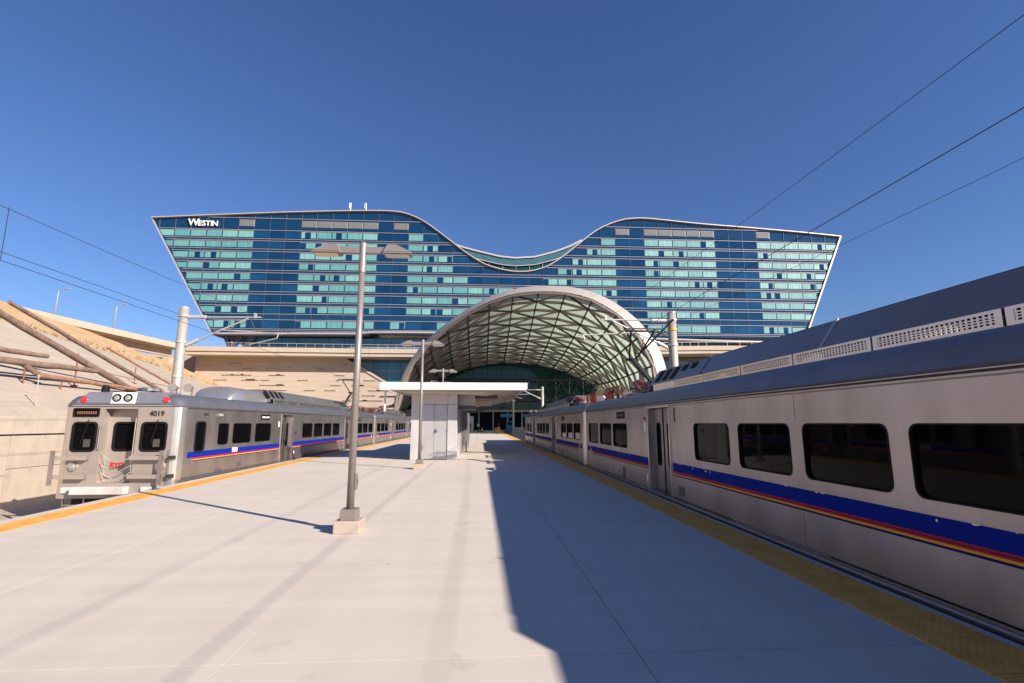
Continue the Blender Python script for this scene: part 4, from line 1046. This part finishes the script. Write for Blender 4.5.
# hanging screens and bulkheads to the right of it
B = empty('shelter', (0,0,0), 0, 'glass and metal waiting shelter with a boxy bulkhead, right behind the kiosk', 'shelter')
MB().box((-1.0,24.0,2.42),(-.24,24.2,2.95)).build('bulkhead', M_kiosk, B, bevel=.01)
MB().box((-.24,24.4,2.78),(.85,24.6,2.95)).build('bulkhead', M_grey, B)
MB().box((-.24,26.5,2.50),(.62,26.7,2.74)).build('beam', M_soffit, B)
MB().box((-1.0,23.9,2.24),(-.20,25.2,2.40)).build('beam', M_grey, B)
for q, y in enumerate((29,33,37)): MB().bar((-.9,y,2.35),(.75,y,2.62),.25,.10).build('raking_beam', M_grey, B)
for q in range(9):
    y = 26.8+q*2.1; MB().box((-1.0,y,.25),(-.95,y+2.04,2.3)).build('glass_screen', M_grey, B)
for q in range(10):
    y = 26.77+q*2.1; MB().box((-1.03,y-.03,0),(-.93,y+.03,2.4)).build('screen_post', M_pole, B)
for k, y in enumerate((29.5,34.5)): MB().box((-.82,y,0),(-.74,y+.06,.95)).build('bollard', M_pole, B)
MB().box((-2.8,104,0),(-1.3,106,3.0)).build('rear_kiosk', M_kiosk, B, bevel=.02)
R = empty('canopy_roof', (0,0,0), 0, 'flat white canopy roof with tan underside over the kiosk', 'canopy roof')
x0, x1 = -4.2, 1.95
def slab(y0, y1, xa, xb):
    b = MB(); b.hexa([(xa,y0,3.12),(xb,y0,3.12),(xb,y1,3.12),(xa,y1,3.12),(xa,y0,3.28),(xb,y0,3.28),(xb,y1,3.28),(xa,y1,3.28)])
    return b
slab(21.3,27.2,x0,x1).build('roof_slab', M_cfascia, R, bevel=.01)
slab(27.3,36.5,-1.3,x1).build('roof_slab', M_cfascia, R, bevel=.01)
def soff(y0, y1, xa, xb, xm0, xm1, zl_=2.9):
    b = MB(); b.hexa([(xm0,y0,zl_),(xm1,y0,zl_),(xm1,y1,zl_),(xm0,y1,zl_),(xa+.04,y0,3.115),(xb-.04,y0,3.115),(xb-.04,y1,3.115),(xa+.04,y1,3.115)]); return b
soff(21.5,27.1,x0,x1,-3.2,.3).build('soffit', M_soffit, R)
soff(27.4,36.4,-1.3,x1,-1.2,.2,2.75).build('soffit', M_soffit, R)
MB().box((x0,21.22,2.985),(x1,21.3,3.30)).build('fascia', M_cfascia, R)
MB().box((x1,21.22,3.05),(x1+.05,36.5,3.30)).build('fascia', M_cfascia, R)
for y in (21.9,): MB().box((x0+.08,y,2.1),(x0+.15,y+.07,3.0)).build('hanger', M_cfascia, R)
for x, y in ((-2.0,22.6),(-1.4,23.2)):
    MB().tube([(x-.2,y,3.28),(x-.2,y,3.46),(x+.2,y,3.46),(x+.2,y,3.28)],.02,6).build('roof_pipe', M_galv, R)

# ------------------------------------------------------------------ overhead line masts and wires
def mast(x, y, side, lab, jumper=False):
    r = empty('catenary_mast', (x,y,0), 0, lab, 'catenary mast', 'overhead line masts beside the tracks')
    MB().lathe([(.40,TZ-.05),(.40,TZ+.5)],(0,0,0),20).build('footing', M_conc, r)
    MB().tube([(0,0,TZ+.4),(0,0,3),(0,0,6.6)],[.215,.20,.185],20).build('pole', M_wpole, r, smooth=True)
    MB().lathe([(.19,6.58),(.19,6.64)],(0,0,0),20).build('pole_cap', M_galv, r)
    for z in (6.25,5.1,3.6): MB().lathe([(.225,z-.05),(.225,z+.05)],(0,0,0),20).build('collar', M_galv, r)
    if jumper: MB().lathe([(.215,5.75),(.215,5.85)],(0,0,0),20).build('yellow_band', M_yband, r)
    s = side
    c = empty('cantilever'); c.parent = r
    MB().tube([(s*.2,0,6.22),(s*.95,0,6.22)],.085,10).build('insulator', M_kiosk, c)
    MB().tube([(s*.9,0,6.22),(s*3.3,0,6.24)],.035,8).build('top_tube', M_galv, c)
    MB().tube([(s*.22,0,4.95),(s*.7,0,5.2)],.08,10).build('insulator', M_kiosk, c)
    MB().tube([(s*.65,0,5.17),(s*2.75,0,6.18)],.04,8).build('bracket_tube', M_galv, c)
    MB().tube([(s*1.65,0,5.65),(s*4.3,0,5.5)],.03,8).build('registration_tube', M_galv, c)
    MB().tube([(s*4.1,0,5.5),(s*4.05,0,5.3),(s*2.85,0,5.0)],.025,8).build('steady_arm', M_galv, c)
    MB().tube([(s*2.85,0,6.2),(s*3.1,0,5.6)],.01,5).tube([(s*2.95,0,6.2),(s*2.0,0,5.62)],.01,5).build('drop_wire', M_wire, c)
    MB().box((s*3.05-.05,-.05,6.2),(s*3.05+.05,.05,6.42)).build('clamp', M_galv, c)
    if jumper: MB().tube([(0,-.22,6.25),(s*1.5,-.1,4.75)],.045,8).tube([(s*1.5,-.1,4.75),(s*1.35,0,5.4)],.02,6).build('feeder_cable', M_rubber, c)
    else: pass
    return r
mast(8.7, 21.9, -1, 'pale overhead line mast rising behind the right train', True)
mast(-13.05, 22.4, 1, 'pale overhead line mast behind the cab of the left train')
mast(8.7, 70, -1, 'small far overhead line mast above the end of the right train')
def wire(pts, r, nm, lab):
    o = MB().tube(pts, r, 6).build(nm, M_wire, smooth=True); tag(o, lab, 'wire'); return o
def span(x0, x1, ys_, z, sag, n=10):
    out = []
    for a, c in zip(ys_, ys_[1:]):
        for k in range(n):
            t = k/n; out.append((x0+(x1-x0)*0, a+(c-a)*t, z-sag*4*t*(1-t)))
    out.append((x0, ys_[-1], z)); return out
Ys = [-26,22,70]
wire(span(5.7,0,Ys,6.28,.45), .0048, 'messenger_wire', 'topmost overhead wire crossing the sky at upper right')
wire([(5.7,-26,4.89),(5.7,70,4.89)], .0064, 'contact_wire', 'thick middle overhead wire crossing the sky at right')
wire(span(8.85,0,Ys,6.15,.3), .0048, 'feeder_wire', 'lowest of the three overhead wires at right, meeting the mast top')
wire(span(-10,0,[-26,22.4,70],6.33,.35), .006, 'messenger_wire', 'upper overhead wire across the sky at far left')
wire(span(-12.85,0,[-26,22.4],6.2,.12), .008, 'feeder_wire', 'overhead wire at left that ends on the mast insulator')
wire([(-10,-26,4.95),(-10,70,4.95)], .007, 'contact_wire', 'thin contact wire above the left train roof')
b = MB()
for y in (4.5,10.65): b.tube([(-10,y,4.95),(-10,y,6.12)],.007,5)
o = b.build('dropper_wires', M_wire); stuff(o); tag(o, 'thin vertical dropper wires hanging over the left track', 'wire')

# ------------------------------------------------------------------ timber logs on the slope
def log(p, q, r0, r1, lab, m_=M_log, wob=.022, n=12):
    p, q = Vector(p), Vector(q); b = MB(); pts = []; rr = []
    for k in range(n+1):
        t = k/n; pts.append(p.lerp(q, t)+Vector((0,random.uniform(-1,1)*wob,random.uniform(-1,1)*wob*.8))); rr.append((r0+(r1-r0)*t)*random.uniform(.94,1.06))
    b.tube(pts, rr, 12)
    o = b.build('log', m_, smooth=False); autosmooth(o, 50); return tag(o, lab, 'log', 'weathered timber logs laid on the slope')
log((-21,23.07,6.93),(-21.2,34.9,3.7),.085,.13,'long bare log whose upper end pokes above the bridge line, highest of all logs')
log((-21,21.3,6.8),(-21,31.9,3.5),.145,.175,'thickest grey log running from the left picture edge down behind the train roof')
log((-23,32,6.2),(-23,38.6,4.5),.055,.08,'short thin brown log nearest the mast', M_log2, .02)
log((-21,20.5,4.78),(-21,25.5,4.8),.15,.10,'knobbly short log at the left picture edge, upper of the two stubs', wob=.035)
log((-21,20.5,4.3),(-21,29.1,4.42),.17,.13,'knobbly long log at the left edge that crosses the thick one', wob=.04)
log((-20.6,24.7,3.8),(-20.6,31.5,3.62),.11,.10,'orange stripped log lying just above the left train roof', M_log2, .02)
log((-21,24.3,4.25),(-20.9,25.3,3.75),.12,.12,'short dark stub joining the knobbly log to the orange log', wob=.01)
for k, (a, c, r, lab) in enumerate((((-21,24.35,4.2),(-21,24.4,2.6),.035,'rusty steel post under the knobbly log'),((-21,27.3,5.2),(-21,27.3,3.3),.035,'rusty steel post between the two long logs'),((-20.6,26.0,3.6),(-20.6,26.0,2.6),.03,'short rusty steel post under the orange log'),((-23,34.8,5.3),(-23,34.8,4.0),.03,'short rusty post under the thin brown log'))):
    o = MB().tube([a,c],r,8).box((a[0]-.1,a[1]-.1,c[2]-.02),(a[0]+.1,a[1]+.1,c[2]+.25)).build('steel_post', M_rust); tag(o, lab, 'post', 'rusty posts propping the logs')
o = MB().tube([(-18.2,21.9,1.6),(-18.2,21.8,3.5)],.018,8).lathe([(.05,3.5),(.05,3.56)],(-18.2,21.8,0),8).build('marker_pole', M_galv); tag(o, 'thin pale pole behind the concrete wall, below the orange log', 'pole')

# ------------------------------------------------------------------ far platform end: mast, barriers, people, cones
o = empty('light_pole', (6.0,91,0), 0, 'slim pale light pole beyond the far end of the right train', 'light pole')
MB().tube([(0,0,-1.2),(0,0,5.6)],.16,10).build('pole', M_galv, o); MB().lathe([(.1,0),(.35,.15),(.35,.5),(.1,.6)],(0,0,5.3),12).build('lamp_head', M_galv, o)
for k, (x, y, lab) in enumerate(((6.5,86,'pale concrete block beyond the far end of the right train'),(8.2,80,'second concrete block, right of the pole beyond the right train'))):
    MB_ = MB().hexa([(x-1.1,y-.6,TZ),(x+1.1,y-.6,TZ),(x+1.1,y+.6,TZ),(x-1.1,y+.6,TZ),(x-1.0,y-.3,.9),(x+1.0,y-.3,.9),(x+1.0,y+.3,.9),(x-1.0,y+.3,.9)])
    tag(MB_.build('concrete_block', M_conc, bevel=.05), lab, 'barrier', 'concrete blocks at the track end')
b = empty('buffer_stop', (5.7,98,0), 0, 'dark steel buffer stop closing the right track before the doors', 'buffer stop')
MB().box((-1.2,-.2,-.3),(1.2,.2,.5)).build('beam', M_grey, b); MB().bar((-.7,0,TZ),(-.7,0,-.3),.2,.2).bar((.7,0,TZ),(.7,0,-.3),.2,.2).build('frame', M_dark, b)
for k, (x, y, lab) in enumerate(((2.7,88,'orange traffic cone left of the yellow strip at the far platform end'),(.4,93,'orange traffic cone farthest down the platform'))):
    c = empty('traffic_cone', (x,y,0), 0, lab, 'traffic cone', 'orange traffic cones')
    MB().box((-.24,-.24,0),(.24,.24,.04)).build('base', M_rubber, c); MB().lathe([(.2,.04),(.05,.9),(.03,.92)],(0,0,0),14).build('cone', M_cone, c, smooth=False); MB().lathe([(.15,.38),(.115,.56)],(0,0,0),14).build('band', M_white, c)
def person(x, y, rz, top, lab):
    me = bpy.data.meshes.new('person')
    J = [(0,0,.95),(0,0,1.15),(0,.0,1.38),(0,-.01,1.50),(0,-.02,1.60),(0,-.02,1.72),
         (.19,0,1.40),(.25,.03,1.12),(.24,-.06,.88),(-.19,0,1.40),(-.25,-.02,1.12),(-.24,-.10,.88),
         (.09,0,.90),(.11,-.06,.50),(.11,.05,.08),(.11,-.10,.04),(-.09,0,.90),(-.11,.05,.50),(-.11,.12,.09),(-.11,-.02,.04)]
    Eg = [(0,1),(1,2),(2,3),(3,4),(4,5),(2,6),(6,7),(7,8),(2,9),(9,10),(10,11),(0,12),(12,13),(13,14),(14,15),(0,16),(16,17),(17,18),(18,19)]
    Rr = [.13,.13,.15,.055,.09,.075,.06,.045,.035,.06,.045,.035,.09,.06,.045,.04,.09,.06,.045,.04]
    me.from_pydata([(a, b_, c) for a, b_, c in J], Eg, []); o = bpy.data.objects.new('person', me); COL.objects.link(o)
    sk = o.modifiers.new('skin', 'SKIN'); o.modifiers.new('sub', 'SUBSURF').levels = 1; o.modifiers['sub'].render_levels = 1
    for i, v in enumerate(me.skin_vertices[0].data): v.radius = (Rr[i], Rr[i]); v.use_root = (i == 0)
    me.materials.append(M_trouser); o.location = (x, y, 0); o.rotation_euler = (0,0,rz)
    dg = bpy.context.evaluated_depsgraph_get(); m2 = bpy.data.meshes.new_from_object(o.evaluated_get(dg)); m2.materials.clear()
    for m_ in (M_trouser, top, M_skin): m2.materials.append(m_)
    for f in m2.polygons: f.material_index = 0 if f.center.z < .98 else (2 if f.center.z > 1.47 or (f.center.z < .95) else 1); f.use_smooth = True
    o.modifiers.clear(); o.data = m2
    MB().lathe([(.105,1.64),(.105,1.72),(.06,1.80),(.01,1.82)],(0,0,0),12).build('hair', M_trouser, o, smooth=True)
    return tag(o, lab, 'person', 'people at the far end of the platform')
person(-1.9,96,.4,M_trouser,'person in dark clothes at the far doors, leftmost of the group')
person(-.3,90,2.6,M_hivis,'person in a yellow high-visibility vest at the far platform end')
person(3.6,97,1.2,M_redcloth,'person in a red top beside the yellow strip near the doors')
o = empty('ticket_machine', (6.6,111.8,0), 0, 'blue ticket machine by the station doors', 'ticket machine')
MB().box((-.8,-.4,0),(.8,.4,2.1)).build('body', M_bluesign, o, bevel=.04); MB().box((-.5,-.43,1.2),(.5,-.39,1.8)).build('screen', M_rubber, o)
o = empty('trash_bin', (4.9,84,0), 0, 'small yellow bin on the far platform edge', 'bin'); MB().lathe([(.25,0),(.3,.8),(.2,.95)],(0,0,0),14).build('body', M_yel, o); MB().lathe([(.1,.95),(.1,1.0)],(0,0,0),10).build('lid', M_rubber, o)
o.location = (3.0,82,0)
print('windows', nl, nd, 'objects', len(bpy.data.objects))
